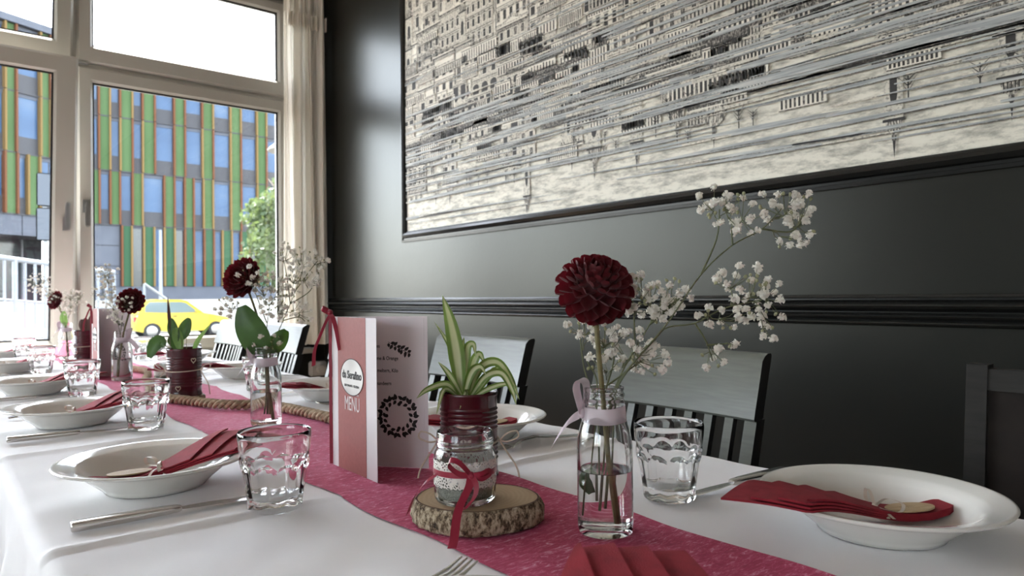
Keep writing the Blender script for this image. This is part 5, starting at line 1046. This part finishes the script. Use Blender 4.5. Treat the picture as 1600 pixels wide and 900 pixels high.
# ================================================================== CHAIRS
def chair_proto():
    """faces -X (towards the table); origin on the floor below the back"""
    t = T('slat_chair'); W = .386; zt, zb = .882, .768
    bx = lambda y: .014 * (1 - (2 * y / W) ** 2)
    def lean(z): return -.020 + (z - .74) * .30 if z > .44 else -.020 + (.44 - .74) * .30 + (.44 - z) * .05
    # top panel: curved board with bevelled crown
    sec = [(zb, 0), (zb + .004, -.004), (zt - .012, -.004), (zt - .004, .002), (zt, .010), (zt, .020), (zt - .004, .024), (zb + .004, .024), (zb, .020)]
    ny = 20; vs = []; fs = []; n = len(sec)
    for i in range(ny + 1):
        y = -W / 2 + W * i / ny
        for z, d in sec: vs.append((lean(z) + bx(y) + d, y, z))
    for i in range(ny): fs += [(i * n + j, (i + 1) * n + j, (i + 1) * n + (j + 1) % n, i * n + (j + 1) % n) for j in range(n)]
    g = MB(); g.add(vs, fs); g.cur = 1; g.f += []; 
    g.add(vs[:n], [tuple(range(n))]); g.add(vs[ny * n:], [tuple(range(n - 1, -1, -1))])  # board ends take the dark colour that paints their shadow
    g.build('top_board', [M_chair, M_chair_shade], t, True, 40)
    for k in range(9):
        y = -W / 2 + .011 + (W - .022) * k / 8; post = k in (0, 8); w2 = .0115 if post else .0085
        zl = .0 if post else .47; zz = [zl, .2, .44, .55, .66, zb + .002] if post else [zl, .55, .66, zb + .002]
        g = MB(); vs = []; fs = []
        for z in zz:
            x = lean(z) + bx(y) + .003; th = .026 if post else .014; vs += [(x, y - w2, z), (x, y + w2, z), (x + th, y + w2, z), (x + th, y - w2, z)]
        for i in range(len(zz) - 1): fs += [(i * 4 + j, i * 4 + (j + 1) % 4, i * 4 + 4 + (j + 1) % 4, i * 4 + 4 + j) for j in range(4)]
        g.add(vs, [f[::-1] for f in fs] + [(0, 1, 2, 3), tuple(range(len(vs) - 1, len(vs) - 5, -1))]); g.mi = [1 if i % 4 in (1, 3) and i < len(fs) else 0 for i in range(len(g.f))]  # slat and post sides take the painted shadow colour
        g.build('back_post' if post else 'slat', [M_chair, M_chair_shade], t, False)
    bevbox(-.118, -.092, -W / 2 + .02, W / 2 - .02, .455, .485, .004).build('lower_rail', M_chair, t)
    bevbox(-.50, -.09, -.205, .205, .435, .462, .010).build('seat', M_chair, t)
    for sy in (-1, 1): bevbox(-.49, -.455, sy * .185 - .017, sy * .185 + .017, 0, .436, .004).build('front_leg', M_chair, t); bevbox(-.46, -.10, sy * .185 - .01, sy * .185 + .01, .38, .435, .003).build('apron', M_chair, t)
    return t
ch0 = chair_proto(); GRP = 'slat-back chairs along the dark wall'
for k, (y, lb) in enumerate(((.846, 'grey-green slat-back chair behind the right foreground tumbler'), (1.471, 'grey-green slat-back chair behind the spider plant'), (2.12, 'grey-green slat-back chair hidden behind the standing menu card'), (2.787, 'grey-green slat-back chair behind the second vase, by the curtain'), (3.400, 'grey-green slat-back chair farthest back, before the window'))):
    o = ch0 if k == 0 else copy_tree(ch0); o.location = (1.092, y, 0); sset(o, lb, 'chair', GRP)
hb = T('panel_chair', 'dark wooden chair with framed panel back at the right edge', 'chair', (1.17, .165, 0))
def lx(z): return (z - .45) * .13 if z > .45 else 0
def bar(y0, y1, z0, z1, d0, d1):
    g = MB(); b = .003; vs = []
    for z in (z0, z1): vs += [(lx(z) + d0, y0, z), (lx(z) + d0, y1, z), (lx(z) + d1, y1, z), (lx(z) + d1, y0, z)]
    g.add(vs, [(0, 1, 2, 3), (7, 6, 5, 4)] + [((j + 1) % 4, j, 4 + j, 4 + (j + 1) % 4) for j in range(4)]); return g
for y0 in (-.215, .187):
    g = bar(y0, y0 + .028, .45, .876, 0, .028); k = bar(y0, y0 + .028, 0, .45, 0, .028); g.add(k.v, k.f); g.build('back_post', M_hb, hb, False)
bar(-.187, .187, .838, .870, .002, .024).build('top_rail', M_hb, hb, False); bar(-.187, .187, .50, .54, .002, .024).build('lower_rail', M_hb, hb, False); bar(-.187, .187, .54, .838, .009, .019).build('back_panel', M_hb2, hb, False)
bevbox(-.42, .03, -.215, .215, .43, .47, .012).build('seat', M_hb2, hb)
for sy in (-1, 1): bevbox(-.41, -.375, sy * .195 - .018, sy * .195 + .018, 0, .43, .004).build('front_leg', M_hb, hb)
